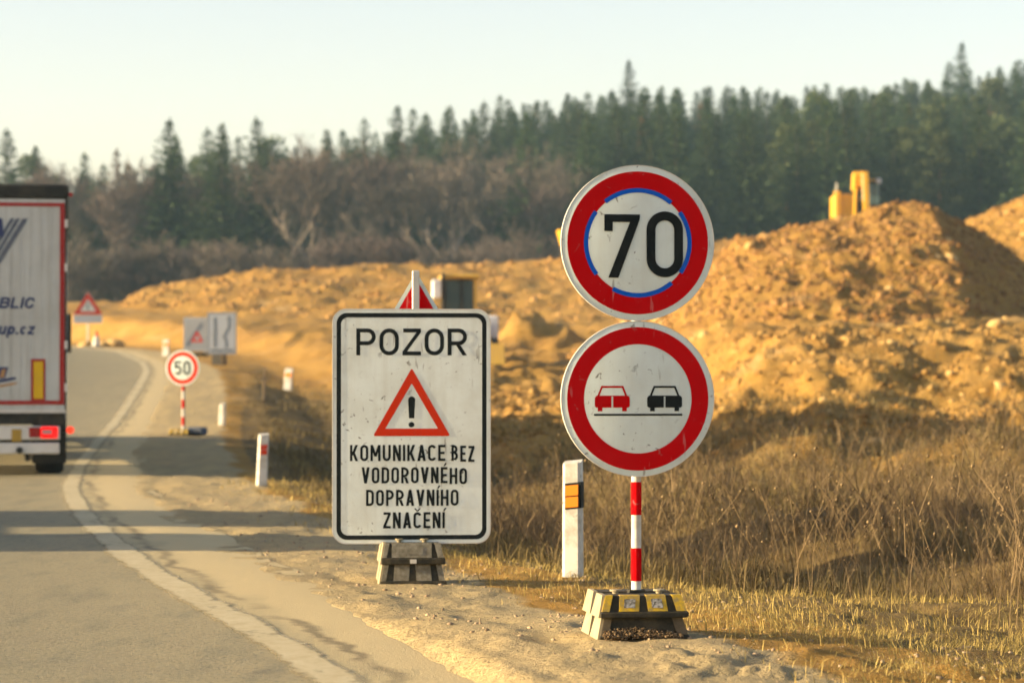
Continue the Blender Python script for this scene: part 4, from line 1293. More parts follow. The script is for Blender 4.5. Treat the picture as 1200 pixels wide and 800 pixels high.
f = MB(); frame_flat(f, rrect(-.51, .51, a + .02, b - .02, .05, 5), rrect(-.475, .475, a + .055, b - .055, .04, 5), -.003); f.build('border', M['sign_pale'], pb)
for q in (-.3, .3): MB().box(q - .03, q + .03, -.04, .02, 0, a + .3).build('post', M['galv'], rb_)
MB().bbox(-.45, .45, -.3, .3, -.05, .12, .03).build('base_block', M['rubber'], rb_)

DT = 140.0
xt = (103 - 600) / F_PX * DT; zt = h1(xt, DT)
ft = empty('triangle_sign_post', (xt, DT, zt), R(8), 'far red bordered triangle sign with white plate next to the lorry', 'road sign')
a, b = zpx(369, DT, zt), zpx(343, DT, zt)
tpn = MB().prism_xz(tri_pts(.74, b - a + .05, a, .06), 0, .02).build('triangle_panel', M['sign_white'], ft); tpn.location.y = -.07
f = MB(); frame_flat(f, tri_pts(.72, b - a, a + .02, .06), tri_pts(.40, (b - a) * .56, a + .17, .02), -.004); f.build('red_triangle', M['sign_orange_red'], tpn)
f = MB(); f.flat([(-.035, a + .25), (.035, a + .25), (.05, a + .6), (-.05, a + .6)], -.004); f.build('warning_symbol', M['sign_line'], tpn)
MB().prism_xz(rrect(-.70, .70, zpx(378.5, DT, zt), a - .02, .05, 5), -.07, -.05).build('plate', M['sign_pale'], ft)
MB().tube((0, 0, -.1), (0, 0, b - .2), .04).build('post', M['galv'], ft)
xc = (113 - 600) / F_PX * 134; zc_ = h1(xc, 134)
cone = empty('traffic_cone', (xc, 134, zc_), 0, 'white and orange traffic cone at the far bend', 'traffic cone')
co = MB().lathe([(.04, .22), (.75, .05)], 'z', (0, 0, 0), 16).build('cone_body', M['post_white'], cone, smooth=True)
MB().lathe([(.52, .118), (.76, .055)], 'z', (0, 0, 0), 16).build('orange_band', M['cone'], co, smooth=True)
MB().bbox(-.3, .3, -.3, .3, 0, .05, .015).build('base_plate', M['rubber'], cone)
for k, (px, sz) in enumerate(((101, .35), (123, .3), (131, .45), (139, .3))):
    x = (px - 600) / F_PX * 137
    o = link('boulder', stone_meshes[k], None); o.location = (x, 137, h1(x, 137) + .1); o.scale = (sz * 1.3, sz, sz); o.rotation_euler = (0, 0, k * 1.3)
    tag(o, ('small pale boulder at the roadside below the far triangle sign', 'low grey boulder just past the traffic cone', 'largest boulder in the row past the traffic cone', 'end boulder of the row past the traffic cone')[k], 'boulder', 'boulders at the far bend')


# ------------------------------------------------------------------ vehicles
def wheel(parent, c, r, w, name='wheel', rim='chassis', side=1):
    t = MB().lathe([(-w / 2, r * .62), (-w / 2, r * .93), (-w * .36, r), (w * .36, r), (w / 2, r * .93), (w / 2, r * .62)], 'x', (0, 0, 0), 30).build(name, M['tyre'], parent, smooth=True)
    t.location = c
    MB().lathe([(w * .42 * side - .02, r * .6), (w * .5 * side + .004 * side, r * .60), (w * .38 * side, r * .36), (w * .46 * side, r * .2)], 'x', (0, 0, 0), 18).build('rim', M[rim], t, smooth=True)
    return t


TD = 38.8
th = R(8.85)
tx_r = (79.0 - 600) / F_PX * TD                         # right rear corner of the trailer
lz = float(ZR(TD))
lor = empty('lorry', (tx_r - 1.275 * math.cos(th), TD - 1.275 * math.sin(th), lz), th, 'dirty white box lorry with red outlined rear doors and lit tail lamp', 'lorry')
S_ = TD / F_PX
zt_ = lambda py: CAM_Z + (440 - py) * S_ - lz           # picture row -> height on the lorry's rear
xt_ = lambda px: 1.275 - (79.0 - px) * S_               # picture column -> across the rear
ztop = zt_(216); zfl = zt_(481)
MB().box(-1.255, 1.255, .03, 13.4, zfl - .1, ztop - .06).build('box_body', M['trailer_side'], lor)
MB().bbox(-1.285, 1.285, -.03, 13.42, ztop - .20, ztop, .03).build('roof_cap', M['chassis'], lor)
dr = []
for q, (xa, xb) in enumerate(((-1.245, -.006), (.006, 1.245))):
    d_ = MB().box(xa, xb, -.012, .03, zfl + .02, ztop - .205).build('rear_door', M['trailer'], lor)
    dr.append(d_)
    for k in range(9):                                  # pressed vertical ribs of the door
        xx = xa + (k + .5) * (xb - xa) / 9
        MB().box(xx - .018, xx + .018, -.015, -.011, zfl + .10, ztop - .30).build('door_rib', M['trailer'], d_)
    hb = MB().tube((xa + (xb - xa) * .30, -.035, zfl + .05), (xa + (xb - xa) * .30, -.035, ztop - .22), .012)
    if q == 0: hb.build('lock_bar', M['galv'], d_)
door = dr[1]
tp_ = MB()
z1, z0 = zt_(240), zt_(471.5)
tp_.box(-1.22, 1.235, -.021, -.0165, z1 - .025, z1 + .025); tp_.box(-1.22, 1.235, -.021, -.0165, z0 - .028, z0 + .028)
tp_.box(1.17, 1.235, -.021, -.0165, z0 + .028, z1 - .025)
tp_.build('contour_tape', M['tape_red'], door)
MB().box(1.240, 1.262, -.02, .05, zfl, ztop - .2).build('corner_post', M['chassis'], lor)
for py in (262, 313.5, 404, 454):
    MB().box(1.235, 1.275, -.026, .02, zt_(py) - .055, zt_(py) + .055).build('hinge', M['trailer_bar'], lor)
yl = -.0185


def decal(name, pts, mat, y=yl):
    m = MB(); m.flat([(xt_(a), zt_(b)) for a, b in pts], y); return m.build(name, M[mat], door)


for k in range(3):
    o_ = k * 6.6
    decal('livery_stripe', [(13 + o_ , 256.5), (17.6 + o_, 256.5), (-16 + o_, 314), (-20.6 + o_, 314)] if k < 2 else [(27, 256.5), (33.5, 256.5), (1.5, 309), (-5, 309)], 'livery_grey', yl - k * .0004)
decal('livery_stripe', [(-6, 256.5), (3.5, 256.5), (5.5, 278), (-4, 278)], 'livery_blue', yl - .0016)
hh_ = 13.0 * S_
text_line('lettering', 'BLIC', xt_(19.5), zt_(361.5), hh_, 40 * S_, .2, yl, M['livery_blue'], door, slant=.25, gap=.14)
text_line('lettering', 'up.cz', xt_(19.0), zt_(392.0), hh_ * 1.05, 41 * S_, .2, yl, M['livery_blue'], door, slant=.25, gap=.13)
decal('emblem', [(-6, 430), (11, 430), (7, 443), (-6, 444)], 'livery_blue')
decal('emblem', [(3, 433), (8, 432), (6, 442), (1, 442)], 'livery_orange', yl - .0006)
decal('emblem', [(-6, 446), (19, 441.5), (20, 444), (8, 447), (-6, 449)], 'livery_blue', yl - .0003)
decal('emblem', [(-6, 452), (22, 447.5), (20, 450), (-6, 455)], 'livery_orange')
mk = decal('marker_panel', [(37, 420.5), (53.5, 420.5), (53.5, 471), (37, 471)], 'tape_red', -.0225)
decal('marker_panel', [(40, 423.5), (51, 423.5), (51, 467), (40, 467)], 'marker_yellow', -.0235)
MB().box(-1.25, 1.25, -.03, .1, zfl - .03, zfl + .02).build('sill', M['trailer_bar'], lor)
MB().box(-1.25, 1.25, .02, .35, zt_(497), zfl - .03).build('underframe', M['chassis'], lor)
MB().box(-.45, -.3, .3, 13.0, .85, zfl - .02).box(.3, .45, .3, 13.0, .85, zfl - .02).build('chassis_rail', M['chassis'], lor)
lb = MB().bbox(-1.18, xt_(70.5), .0, .12, zt_(515), zt_(499), .012).build('lamp_board', M['trailer_bar'], lor)
MB().bbox(xt_(35), xt_(48), -.02, .0, zt_(512), zt_(500.5), .008).build('tail_lamp', M['lamp_off'], lb)
MB().bbox(xt_(48), xt_(68), -.022, .0, zt_(513), zt_(499.5), .02).build('tail_lamp', M['lamp_on'], lb)
MB().bbox(xt_(50), xt_(61), -.030, -.02, zt_(508), zt_(503.5), .008).build('lamp_lens', M['lamp_grey'], lb)
MB().box(xt_(15), xt_(26), -.012, .0, zt_(517), zt_(502.5)).build('yellow_plate', M['plate_yellow'], lb)
MB().bbox(-1.19, xt_(70), -.01, .10, zt_(531.5), zt_(518.5), .014).build('bumper_bar', M['trailer_bar'], lor)
MB().tube((xt_(24), -.04, zt_(527)), (xt_(24), .0, zt_(527)), .045, n=14).build('tow_eye', M['chassis'], lor)
for q in (xt_(30), -1.15):
    MB().box(q - .0, q + .06, .1, .2, zt_(540), zt_(500)).build('bumper_bracket', M['chassis'], lor)
arm = MB().tube((1.2, .05, zt_(505)), (xt_(80.5), .0, zt_(503.5)), .02)
ar = arm.build('marker_arm', M['tyre'], lor)
MB().lathe([(-.03, .035), (-.02, .052), (.02, .052), (.03, .035)], 'y', (xt_(82.5), -.01, zt_(503.5)), 16).build('marker_lamp', M['lamp_marker'], ar, smooth=True)
arm = MB().tube((1.25, .05, ztop - .1), (xt_(81.5), .0, ztop - .14), .018).build('marker_arm', M['tyre'], lor)
MB().lathe([(-.03, .03), (.03, .03)], 'y', (xt_(82.5), -.01, ztop - .14), 12).build('marker_lamp', M['lamp_off'], arm, smooth=True)
for ya in (1.15, 2.45, 3.75):
    for sd in (-1, 1):
        wheel(lor, (sd * 1.03, ya, .5), .5, .39, rim='galv', side=sd)
    MB().tube((-.9, ya, .5), (.9, ya, .5), .07).build('axle', M['chassis'], lor)
for sd in (-1, 1):                                      # flaps hanging behind the wheels
    MB().box(sd * 1.03 - .23, sd * 1.03 + .23, 0.45, .48, .16, .95).build('mud_flap', M['chassis'], lor)
MB().box(1.19, 1.24, 6.3, 10.2, .45, 1.0).build('side_guard', M['galv'], lor)
MB().box(-1.24, -1.19, 6.3, 10.2, .45, 1.0).build('side_guard', M['galv'], lor)
cabb = MB().prism_yz([(13.75, .55), (16.0, .55), (16.1, 1.6), (15.85, 2.7), (15.2, 3.6), (13.75, 3.75)], -1.2, 1.2).build('cab', M['trailer_side'], lor)
MB().box(-1.1, 1.1, 15.9, 16.0, 1.7, 2.6).build('windscreen', M['glass'], cabb)
for sd in (-1, 1):
    mi = MB().bbox(sd * 1.27 - .07, sd * 1.27 + .07, 15.6, 15.75, 1.8, 2.55, .03).build('wing_mirror', M['chassis'], lor)
    wheel(lor, (sd * 1.03, 15.0, .5), .5, .32, rim='galv', side=sd)
    wheel(lor, (sd * 1.0, 11.8, .5), .5, .5, rim='galv', side=sd)
MB().box(-.42, .42, 10.5, 15.6, .55, .9).build('tractor_frame', M['chassis'], lor)

# the oncoming truck whose shadow crosses the road in front of the lorry
ot = empty('tipper_truck', (-8.9, 23.7, float(ZR(23.7))), R(11), 'oncoming truck in the other lane, beyond the picture edge, throwing the nearer shadow', 'truck')
cb = MB().prism_yz([(-3.3, .5), (-1.0, .5), (-1.0, 2.75), (-2.6, 2.8), (-3.1, 2.4), (-3.35, 1.5)], -1.15, 1.15).build('cab', M['machine_white'], ot)
MB().box(-1.0, 1.0, -3.36, -3.30, 1.6, 2.35).build('windscreen', M['glass'], cb)
MB().box(-1.2, 1.2, .35, 3.5, 1.0, 2.9).build('tipper_body', M['machine_dusty'], ot)
MB().box(-.4, .4, -3.0, 3.4, .6, .95).build('frame', M['chassis'], ot)
for ya in (-2.3, 1.6, 2.7):
    for sd in (-1, 1): wheel(ot, (sd * 1.0, ya, .48), .48, .34, rim='galv', side=sd)

# yellow backhoe behind the board
BD = 92.0
bx = (546 - 600) / F_PX * BD; bz = float(top_z(bx, BD))
bk = empty('backhoe_loader', (bx, BD, bz), R(4), 'dusty yellow backhoe loader parked behind the rectangular board', 'backhoe loader')
q = BD / F_PX
zb_ = lambda py: CAM_Z + (440 - py) * q - bz
xb_ = lambda px: (px - 546) * q
roof = zb_(322)
MB().bbox(xb_(516), xb_(562), -.3, 1.8, roof - .13, roof + .02, .05).build('cab_roof', M['machine_dusty'], bk)
cg = MB().hexa([(xb_(521), -.05, zb_(410)), (xb_(557), -.05, zb_(410)), (xb_(557), 1.5, zb_(410)), (xb_(521), 1.5, zb_(410)),
                (xb_(523), 0, roof - .18), (xb_(555), 0, roof - .18), (xb_(555), 1.45, roof - .18), (xb_(523), 1.45, roof - .18)]).build('cab_glass', M['glass'], bk)
MB().box(xb_(519), xb_(559), -.12, 1.5, zb_(412), zb_(380)).build('cab_base', M['machine_dusty'], bk)
for a_ in (521, 541, 556.5):
    MB().box(xb_(a_) - .05, xb_(a_) + .05, -.1, -.02, zb_(410), roof - .15).build('cab_pillar', M['machine_dusty'] if a_ > 550 else M['chassis'], bk)
MB().tube((xb_(518.5), -.3, zb_(400)), (xb_(518.5), -.3, zb_(320)), .05).build('exhaust_pipe', M['chassis'], bk)
MB().bbox(xb_(506), xb_(516.5), -.4, .3, zb_(350), zb_(328), .04).build('mirror', M['machine_white'], bk)
MB().bbox(xb_(527), xb_(553), -2.6, -.2, .7, 1.55, .1).build('engine_hood', M['machine_yellow'], bk)
MB().bbox(xb_(520), xb_(560), -.3, 1.9, .6, 1.15, .08).build('chassis_body', M['machine_yellow'], bk)
MB().bbox(xb_(569), xb_(583), -.5, 1.1, zb_(408), zb_(370), .05).build('fender', M['machine_white'], bk)
MB().bbox(xb_(509), xb_(523), -.5, 1.1, zb_(408), zb_(384), .05).build('fender', M['machine_yellow'], bk)
wheel(bk, (xb_(569), .3, .68), .68, .42, rim='machine_dusty'); wheel(bk, (xb_(516), .3, .68), .68, .42, rim='machine_dusty', side=-1)
wheel(bk, (.75, -2.1, .45), .45, .32, rim='machine_dusty'); wheel(bk, (-.75, -2.1, .45), .45, .32, rim='machine_dusty', side=-1)
MB().prism_yz([(-3.9, .05), (-3.3, .05), (-3.15, .55), (-3.4, .7)], -1.0, 1.0).build('front_bucket', M['machine_dusty'], bk)
for sd in (-.6, .6): MB().tube((sd, -3.4, .5), (sd, -.6, 1.2), .09).build('loader_arm', M['machine_yellow'], bk)
MB().tube((0, 1.9, .9), (0, 2.6, 2.1), .14).build('backhoe_boom', M['machine_yellow'], bk)
MB().tube((0, 2.6, 2.1), (0, 3.2, .9), .11).build('backhoe_stick', M['machine_yellow'], bk)

# excavator on the ridge
ED = 178.0
exx = (1004 - 600) / F_PX * ED; ez = float(top_z(exx, ED))
exv = empty('excavator', (exx, ED, ez), R(0), 'bright yellow excavator facing the road on top of the spoil', 'excavator')
q = ED / F_PX
ze = lambda py: CAM_Z + (440 - py) * q - ez
xe = lambda px: (px - 1004) * q
hb = ze(258)
for sd in (-1, 1):
    tk = MB().prism_yz([(-1.6, .25), (-1.3, 0), (1.6, 0), (1.9, .3), (1.9, .55), (1.6, .8), (-1.3, .8), (-1.6, .55)], sd * 1.0 - .28, sd * 1.0 + .28).build('track', M['chassis'], exv)
MB().box(-1.2, 1.2, -1.0, 1.3, .8, max(1.0, hb)).build('turntable', M['chassis'], exv)
MB().bbox(xe(978), xe(1003), -.6, 2.4, hb - .35, ze(228), .05).build('engine_house', M['machine_yellow'], exv)
MB().bbox(xe(977), xe(984), -.75, -.2, hb - .5, ze(224.5), .05).build('front_pillar', M['machine_yellow'], exv)
MB().tube((xe(981), .3, ze(226)), (xe(981.5), .3, ze(214)), .05).build('exhaust_pipe', M['galv'], exv)
MB().bbox(-1.25, 1.25, 1.9, 2.7, hb - .3, ze(228) - .1, .08).build('counterweight', M['machine_dusty'], exv)
cbx = MB().bbox(xe(1014.5), xe(1031), -.6, 1.2, ze(247) - .5, ze(213), .12).build('cab', M['chassis'], exv)
MB().box(xe(1016.5), xe(1022), -.63, -.58, ze(240), ze(216)).build('windscreen', M['glass_highlight'], cbx)
MB().box(xe(1023.5), xe(1029), -.63, -.58, ze(240), ze(216)).build('windscreen', M['glass_highlight'], cbx)
MB().bbox(xe(1014), xe(1031.5), -.7, 1.2, ze(213), ze(210.5), .03).build('cab_roof', M['machine_dusty'], cbx)
MB().bbox(xe(1025.5), xe(1031), -.85, -.65, ze(216), ze(210), .04).build('work_lamp', M['machine_white'], cbx)
MB().bbox(xe(1034), xe(1036.5), -.6, -.4, ze(224), ze(219.5), .03).build('wing_mirror', M['chassis'], exv)
bo = MB().prism_yz([(-.5, ze(224)), (-.1, ze(222)), (-.5, ze(205)), (-1.6, ze(203)), (-1.9, ze(208)), (-1.7, ze(220)), (-1.0, ze(224))], xe(997.5), xe(1012)).build('boom', M['machine_yellow'], exv)
MB().prism_yz([(-.1, hb - .2), (.5, hb - .1), (-.1, ze(222)), (-.6, ze(223))], xe(1003.5), xe(1006)).build('boom_foot', M['chassis'], exv)
MB().bbox(xe(1000.5), xe(1014), .2, 1.9, hb - .3, ze(236), .05).build('swing_frame', M['chassis'], exv)
MB().tube((xe(1008), -1.9, ze(206)), (xe(1008), -2.4, ze(238)), .1).build('stick_ram', M['galv'], exv)
MB().prism_yz([(-2.2, ze(204)), (-1.5, ze(204)), (-2.5, hb - .3), (-2.9, hb - .2)], xe(1006.5), xe(1012.5)).build('stick', M['machine_yellow'], exv)
MB().tube((xe(999.5), -1.2, hb - .1), (xe(999.5), -1.6, ze(222)), .12).build('boom_ram', M['machine_yellow'], exv)
MB().prism_yz([(-3.2, hb - .3), (-2.3, hb - .3), (-2.2, hb - .8), (-2.7, hb - 1.1), (-3.1, hb - .8)], xe(1000), xe(1016)).build('bucket', M['chassis'], exv)

# yellow dumper mostly hidden behind the round sign
UD = 181.0
ux = (683 - 600) / F_PX * UD; uz = float(top_z(ux, UD))
du = empty('site_dumper', (ux, UD, uz), R(6), 'yellow site dumper peeking out behind the round 70 sign', 'dumper')
MB().hexa([(-1.35, -1.2, .75), (1.0, -1.2, .75), (1.0, .6, .75), (-1.35, .6, .75), (-1.6, -1.6, 1.75), (1.2, -1.6, 1.75), (1.2, .9, 1.75), (-1.6, .9, 1.75)]).build('skip', M['machine_yellow'], du)
MB().bbox(-.8, .8, .6, 2.6, .6, 1.3, .08).build('engine_cover', M['machine_yellow'], du)
for sd in (-1, 1):
    for ya in (-.7, 1.9): wheel(du, (sd * .95, ya, .45), .45, .4, rim='machine_dusty', side=sd)
    MB().tube((sd * .6, 1.4, 1.2), (sd * .6, 1.4, 2.2), .05).build('roll_bar', M['chassis'], du)


# ------------------------------------------------------------------ trees
def cards(C, D, U, L, W, tint):
    """quads: centre base C, direction D, side U, length L, width W"""
    n = len(C)
    P = np.empty((n, 4, 3))
    L = L[:, None]; W = W[:, None]
    P[:, 0] = C - U * W * .25; P[:, 1] = C + D * L * .5 - U * W * .5; P[:, 2] = C + D * L; P[:, 3] = C + D * L * .45 + U * W * .5
    F = np.arange(n * 4).reshape(n, 4)
    return P.reshape(-1, 3), F, np.repeat(tint, 4)


def unit(v):
    return v / np.maximum(np.linalg.norm(v, axis=1, keepdims=True), 1e-6)


def spruce_crown(name, Ht, r, seed, mat, dens=1.0, sparse=0.0):
    g = np.random.default_rng(seed)
    Cs, Ds, Ls, Ws, Ts = [], [], [], [], []
    z = Ht * g.uniform(.06, .14)
    side = g.random(2) * 6.28
    while z < Ht * .985:
        u = z / Ht
        rad = r * (1 - u) ** .78 * g.uniform(.72, 1.15) + .10
        nb = max(4, int((8 if u < .7 else 6) * dens))
        a0 = g.random() * 6.28
        for k in range(nb):
            if g.random() < sparse: continue
            a = a0 + k * 6.28 / nb + g.normal() * .25
            L = rad * g.uniform(.65, 1.2) * (1 + .18 * math.cos(a - side[0]))
            droop = -.32 + .75 * u + g.normal() * .08
            m = max(2, int(L / .42) + 1)
            for j in range(m):
                f = (j + .35) / m
                p = np.array([math.cos(a) * L * f, math.sin(a) * L * f, z + L * f * droop * .9 + .10 * L * f * f])
                for s_ in (-1, 1, 0):
                    aa = a + s_ * g.uniform(.4, .95)
                    d = np.array([math.cos(aa), math.sin(aa), droop * .8 + g.normal() * .22 - .12])
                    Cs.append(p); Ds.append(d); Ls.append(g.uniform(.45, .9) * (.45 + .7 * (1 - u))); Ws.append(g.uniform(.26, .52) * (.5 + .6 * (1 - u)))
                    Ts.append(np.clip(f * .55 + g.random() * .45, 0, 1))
        z += Ht * g.uniform(.011, .018)
    for k in range(6):
        Cs.append(np.array([0, 0, Ht * (.955 + .006 * k)])); Ds.append(np.array([g.normal() * .3, g.normal() * .3, 1])); Ls.append(.6); Ws.append(.2); Ts.append(.6)
    D = unit(np.array(Ds)); U = unit(np.cross(D, np.random.default_rng(seed + 1).normal(size=D.shape) * .5 + np.array([0, 0, 1.0])))
    V_, F_, T_ = cards(np.array(Cs), D, U, np.array(Ls), np.array(Ws), np.array(Ts))
    me = fast_mesh(name, V_, F_, {'tint': T_}); me.materials.append(M[mat]); return me


def pine_crown(name, Ht, r, seed, mat):
    g = np.random.default_rng(seed)
    Cs, Ds, Ls, Ws, Ts = [], [], [], [], []
    for k in range(64):
        u = g.uniform(.16, 1.0)
        prof = (math.sin(min(1, (u - .05) / .4) * 1.57) * (1 - max(0, u - .62) / .45))
        a = g.random() * 6.28; rr = r * prof * g.uniform(.25, 1.0)
        c = np.array([math.cos(a) * rr, math.sin(a) * rr, u * Ht])
        s_ = r * g.uniform(.18, .34)
        n = int(110 * (s_ / (.35 * r)) ** 1.3)
        q = unit(g.normal(size=(n, 3))) * (g.random((n, 1)) ** .4)
        p = c + q * s_ * np.array([1.15, 1.15, .62])
        d = unit(q + g.normal(size=(n, 3)) * .6 + np.array([0, 0, .35]))
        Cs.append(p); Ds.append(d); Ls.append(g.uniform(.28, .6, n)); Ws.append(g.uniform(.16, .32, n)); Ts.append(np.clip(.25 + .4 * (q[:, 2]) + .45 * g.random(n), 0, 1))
    C = np.concatenate(Cs); D = np.concatenate(Ds)
    U = unit(np.cross(D, g.normal(size=D.shape)))
    V_, F_, T_ = cards(C, D, U, np.concatenate(Ls), np.concatenate(Ws), np.concatenate(Ts))
    me = fast_mesh(name, V_, F_, {'tint': T_}); me.materials.append(M[mat]); return me


def taper_tube(segs, n=5):
    """segs: (p0, p1, r0, r1) -> mesh arrays"""
    Vs, Fs = [], []
    for p0, p1, r0, r1 in segs:
        p0 = np.array(p0); p1 = np.array(p1)
        d = p1 - p0; d = d / max(1e-6, np.linalg.norm(d))
        u = np.cross(d, [0.3, 0.9, 0.2]); u /= np.linalg.norm(u); w = np.cross(d, u)
        b = len(Vs)
        for p, r in ((p0, r0), (p1, r1)):
            for k in range(n):
                a = 6.28318 * k / n
                Vs.append(p + (u * math.cos(a) + w * math.sin(a)) * r)
        for k in range(n): Fs.append((b + k, b + (k + 1) % n, b + n + (k + 1) % n, b + n + k))
    return np.array(Vs), np.array(Fs)


def trunk_mesh(name, Ht, r, seed, mat, top=.97, limbs=6):
    g = np.random.default_rng(seed)
    pts = [np.array([g.normal() * .006 * Ht * k / 6, g.normal() * .006 * Ht * k / 6, -0.6 + (Ht * top + .6) * k / 6]) for k in range(7)]
    segs = [(pts[k], pts[k + 1], r * (1 - k / 6.6), r * (1 - (k + 1) / 6.6)) for k in range(6)]
    for k in range(limbs):
        u = g.uniform(.3, .85); a = g.random() * 6.28; L = Ht * .12 * (1.1 - u)
        p = np.array([0, 0, u * Ht]); segs.append((p, p + np.array([math.cos(a) * L, math.sin(a) * L, L * .1]), r * .22, r * .08))
    V_, F_ = taper_tube(segs, 6)
    me = fast_mesh(name, V_, F_, smooth=True); me.materials.append(M[mat]); return me


def bare_tree(Ht, spread, seed, bark, twig, multi=1, dens=1.0):
    """a leafless tree: trunk with main limbs, and a crown of fine twigs"""
    g = np.random.default_rng(seed)
    segs = []; tw = []
    def grow(p, d, L, r, depth):
        k = 3 if depth > 2 else 2
        for j in range(k):
            q = p + d * (L / k)
            segs.append((p, q, r * (1 - .25 * j / k), r * (1 - .25 * (j + 1) / k)))
            if depth <= 2:
                for _ in range(int((3 if depth == 2 else 5) * dens)):
                    tw.append((p + (q - p) * g.random(), unit((d + g.normal(size=3) * .55 + np.array([0, 0, .25]))[None])[0], g.uniform(.5, 1.25) * Ht / 15))
            p = q; d = unit((d + g.normal(size=3) * .12 + np.array([0, 0, .05]))[None])[0]
        if depth == 0: return
        nb = 3 if depth >= 3 else g.integers(2, 4)
        for _ in range(nb):
            a = g.random() * 6.28; el = g.uniform(.22, .58) * spread
            o1 = np.cross(d, [math.cos(a), math.sin(a), .1]); o1 /= max(1e-6, np.linalg.norm(o1))
            nd = unit((d + o1 * el * 1.1 + np.array([0, 0, .12]))[None])[0]
            grow(p, nd, L * g.uniform(.62, .85), r * .62, depth - 1)
    for k in range(multi):
        d0 = unit(np.array([[g.normal() * (.08 if multi == 1 else .38), g.normal() * (.08 if multi == 1 else .38), 1.0]]))[0]
        grow(np.array([g.normal() * .15 * (multi > 1), g.normal() * .15 * (multi > 1), -.4]), d0, Ht * (.30 if multi == 1 else .26), Ht * (.012 if multi == 1 else .008), 4 if multi == 1 else 3)
    big = [s_ for s_ in segs if s_[2] > Ht * .0042]; small = [s_ for s_ in segs if s_[2] <= Ht * .0042]
    V_, F_ = taper_tube(big, 5)
    zmax = max(s_[1][2] for s_ in segs)
    mt = fast_mesh('trunk', V_ * Ht / zmax, F_, smooth=True); mt.materials.append(M[bark])
    C, D, L, W, T = [], [], [], [], []
    for p0, p1, r0, r1 in small:
        v = p1 - p0; l = np.linalg.norm(v)
        C.append(p0); D.append(v / l); L.append(l * 1.05); W.append(max(.035, r0 * 2.2)); T.append(.35)
    for p, d, l in tw:
        C.append(p); D.append(d); L.append(l); W.append(.055 * Ht / 15); T.append(g.uniform(.3, 1))
        for _ in range(2):
            d2 = unit((d + g.normal(size=3) * .5)[None])[0]
            C.append(p + d * l * g.uniform(.3, .9)); D.append(d2); L.append(l * .6); W.append(.045 * Ht / 15); T.append(g.uniform(.3, 1))
    D = np.array(D); U = unit(np.cross(D, g.normal(size=D.shape)))
    V_, F_, T_ = cards(np.array(C), D, U, np.array(L), np.array(W), np.array(T))
    mc = fast_mesh('crown', V_ * Ht / zmax, F_, {'tint': T_}); mc.materials.append(M[twig])
    return mt, mc


KINDS = {}
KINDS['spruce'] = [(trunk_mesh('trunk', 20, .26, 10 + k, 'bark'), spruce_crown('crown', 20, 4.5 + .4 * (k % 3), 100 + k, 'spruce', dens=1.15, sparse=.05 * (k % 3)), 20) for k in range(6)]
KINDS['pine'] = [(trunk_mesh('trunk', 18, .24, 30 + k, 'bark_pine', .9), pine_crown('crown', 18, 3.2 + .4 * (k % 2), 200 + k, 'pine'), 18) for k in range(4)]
KINDS['larch'] = [(trunk_mesh('trunk', 18, .2, 45, 'bark'), spruce_crown('crown', 18, 2.4, 145, 'larch', .8, .35), 18)]
KINDS['bare'] = [(*bare_tree(14, 1.0 + .1 * k, 300 + k, 'bark' if k != 1 else 'bark_pale', 'twig' if k % 2 else 'twig_red'), 14) for k in range(4)]
KINDS['bush'] = [(*bare_tree(5, 1.1, 320 + k, 'bark', 'twig_red' if k else 'twig', multi=7, dens=1.2), 5) for k in range(3)]
TNAME = {'spruce': 'spruce_tree', 'pine': 'pine_tree', 'larch': 'larch_tree', 'bare': 'bare_tree', 'bush': 'bare_bush'}
TCAT = {'spruce': 'tree', 'pine': 'tree', 'larch': 'tree', 'bare': 'tree', 'bush': 'bush'}


def tree(kind, x, y, h, label, group, var=None, wide=1.0):
    mt, mc, h0 = KINDS[kind][var if var is not None else random.randrange(len(KINDS[kind]))]
    z = float(top_z(x, y))
    root = empty(TNAME[kind], (x, y, z - .2), random.uniform(0, 6.28), label, TCAT[kind], group)
    s_ = h / h0
    root.scale = (s_ * wide, s_ * wide, s_)
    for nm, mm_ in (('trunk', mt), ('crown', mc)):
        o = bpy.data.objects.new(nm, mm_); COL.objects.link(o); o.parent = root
    return root


def tx(px, y): return (px - 600) / F_PX * y


def area(px):
    return 'above the lorry' if px < 170 else 'behind the rectangular board' if px < 660 else 'behind the round signs' if px < 860 else 'behind the excavator'


# the trees that stand out singly
for kind, px, y, h, lab, var, wd in (
        ('bare', 540, 236, 14.0, 'broad leafless tree with pale limbs at the forest edge above the board', 1, 1.25),
        ('bare', 375, 240, 14.5, 'tall leafless tree with pale trunk left of the broad one', 1, 1.0),
        ('bare', 330, 246, 14.0, 'twiggy brown leafless tree beside the dark pointed spruce', 2, 1.0),
        ('bare', 585, 226, 7.5, 'small pinkish leafless tree with white trunk at the forest edge', 1, .9),
        ('bare', 440, 238, 12.0, 'slender leafless tree between the two pale limbed trees', 3, .9),
        ('spruce', 300, 262, 17.5, 'dark pointed spruce standing in front of the brown trees', 1, 1.05),
        ('spruce', 205, 300, 18.0, 'slim dark spruce among the brown trees above the diagram boards', 2, .9),
        ('bare', 140, 238, 10.5, 'reddish leafless tree right beside the lorry roof', 0, 1.1),
        ('larch', 822, 330, 16.0, 'rusty brown larch glowing among the conifers above the 70 sign', 0, 1.0),
        ('larch', 628, 345, 17.0, 'rusty brown larch below the treeline between signs', 0, 1.0),
        ('spruce', 737, 392, 20.5, 'tallest spruce breaking the treeline above the round signs', 0, .9),
        ('spruce', 1128, 392, 20.0, 'tall spruce breaking the treeline near the picture corner', 3, .9)):
    tree(kind, tx(px, y), y, h, lab, None, var, wd)

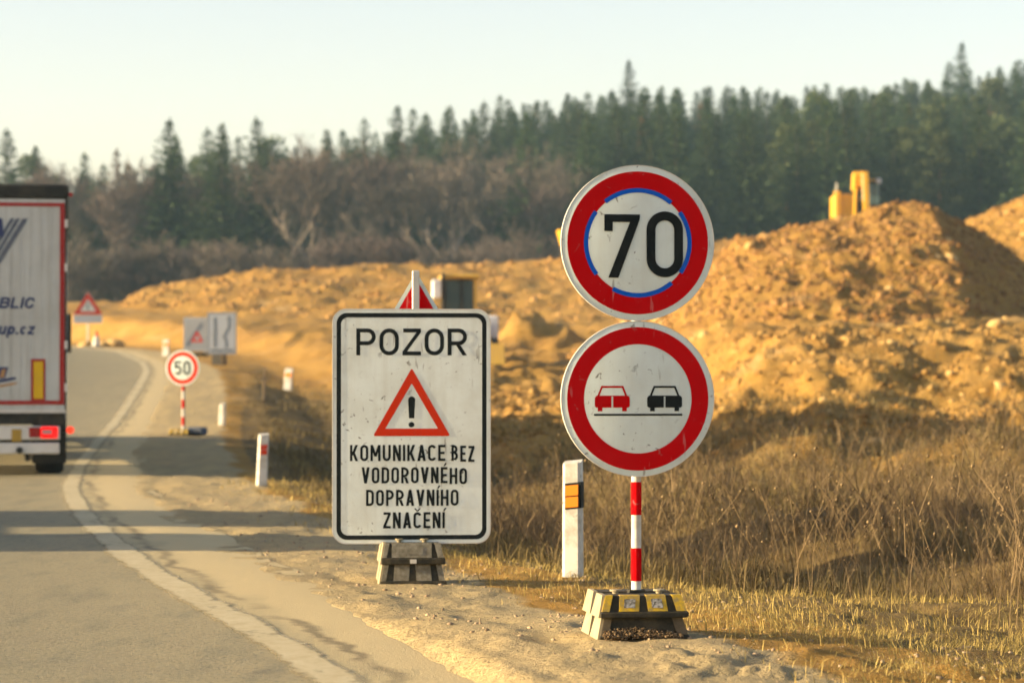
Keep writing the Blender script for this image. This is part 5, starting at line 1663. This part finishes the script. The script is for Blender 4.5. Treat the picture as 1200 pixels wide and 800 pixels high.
# the wood behind: row after row up the slope
yrow = 252.0
while yrow < 408:
    px = -60.0 + random.uniform(0, 30)
    near = (yrow - 252) / 156.0
    while px < 1270:
        x = tx(px, yrow) + random.uniform(-1, 1); yy = yrow + random.uniform(-5, 5)
        r_ = random.random()
        leafless = px < 680 and near < .36 and r_ < (.76 if px > 300 else .62)
        if leafless: kind = 'bare'
        elif px < 330 and r_ < .40: kind = 'pine'
        elif px > 860 and r_ < .20: kind = 'pine'
        elif r_ > .975: kind = 'larch'
        elif px < 480 and r_ > .93: kind = 'bare'
        else: kind = 'spruce'
        h = {'bare': random.uniform(10, 14), 'pine': random.uniform(14, 17.5), 'spruce': random.uniform(14.5, 18.3), 'larch': 16}[kind]
        if near > .7: h *= .92
        lab = {'bare': 'leafless brown tree in the wood ', 'pine': 'rounded olive green pine in the wood ', 'spruce': 'dark green spruce in the wood ', 'larch': 'thin rusty larch in the wood '}[kind] + area(px)
        tree(kind, x, yy, h, lab, ('leafless trees', 'pines', 'spruces', 'larches')[('bare', 'pine', 'spruce', 'larch').index(kind)] + ' of the wood ' + area(px))
        px += random.uniform(30, 53) * (252 / yrow) * (1.12 if kind != 'bare' else .95) * (.95 if yrow < 330 else .66)
    yrow += 13.5 if yrow < 330 else 17.0
# brown brush along the foot of the wood
for k in range(64):
    px = -40 + 1300 * (k + random.random()) / 64
    y = random.uniform(216, 236)
    h = random.uniform(3.2, 6.2) * (1.0 if px < 680 else .8)
    tree('bush', tx(px, y), y, h, 'low reddish leafless bush at the foot of the wood ' + area(px), 'bushes at the foot of the wood ' + area(px), wide=1.25)

# ------------------------------------------------------------------ air
hz = MB().box(-560, 560, -130, 740, -3.0, 72.0).build('haze', None)
hm = bpy.data.materials.new('thin_winter_haze'); hm.use_nodes = True
nt = hm.node_tree
for n_ in list(nt.nodes):
    if n_.type == 'BSDF_PRINCIPLED': nt.nodes.remove(n_)
pv = nt.nodes.new('ShaderNodeVolumePrincipled')
pv.inputs['Color'].default_value = (0.50, 0.80, 1.0, 1)
pv.inputs['Density'].default_value = 0.00024
pv.inputs['Anisotropy'].default_value = 0.0
nt.links.new(pv.outputs[0], nt.nodes['Material Output'].inputs['Volume'])
hz.data.materials.append(hm)
tag(hz, 'thin pale haze in the air over the valley', 'haze', kind='stuff')
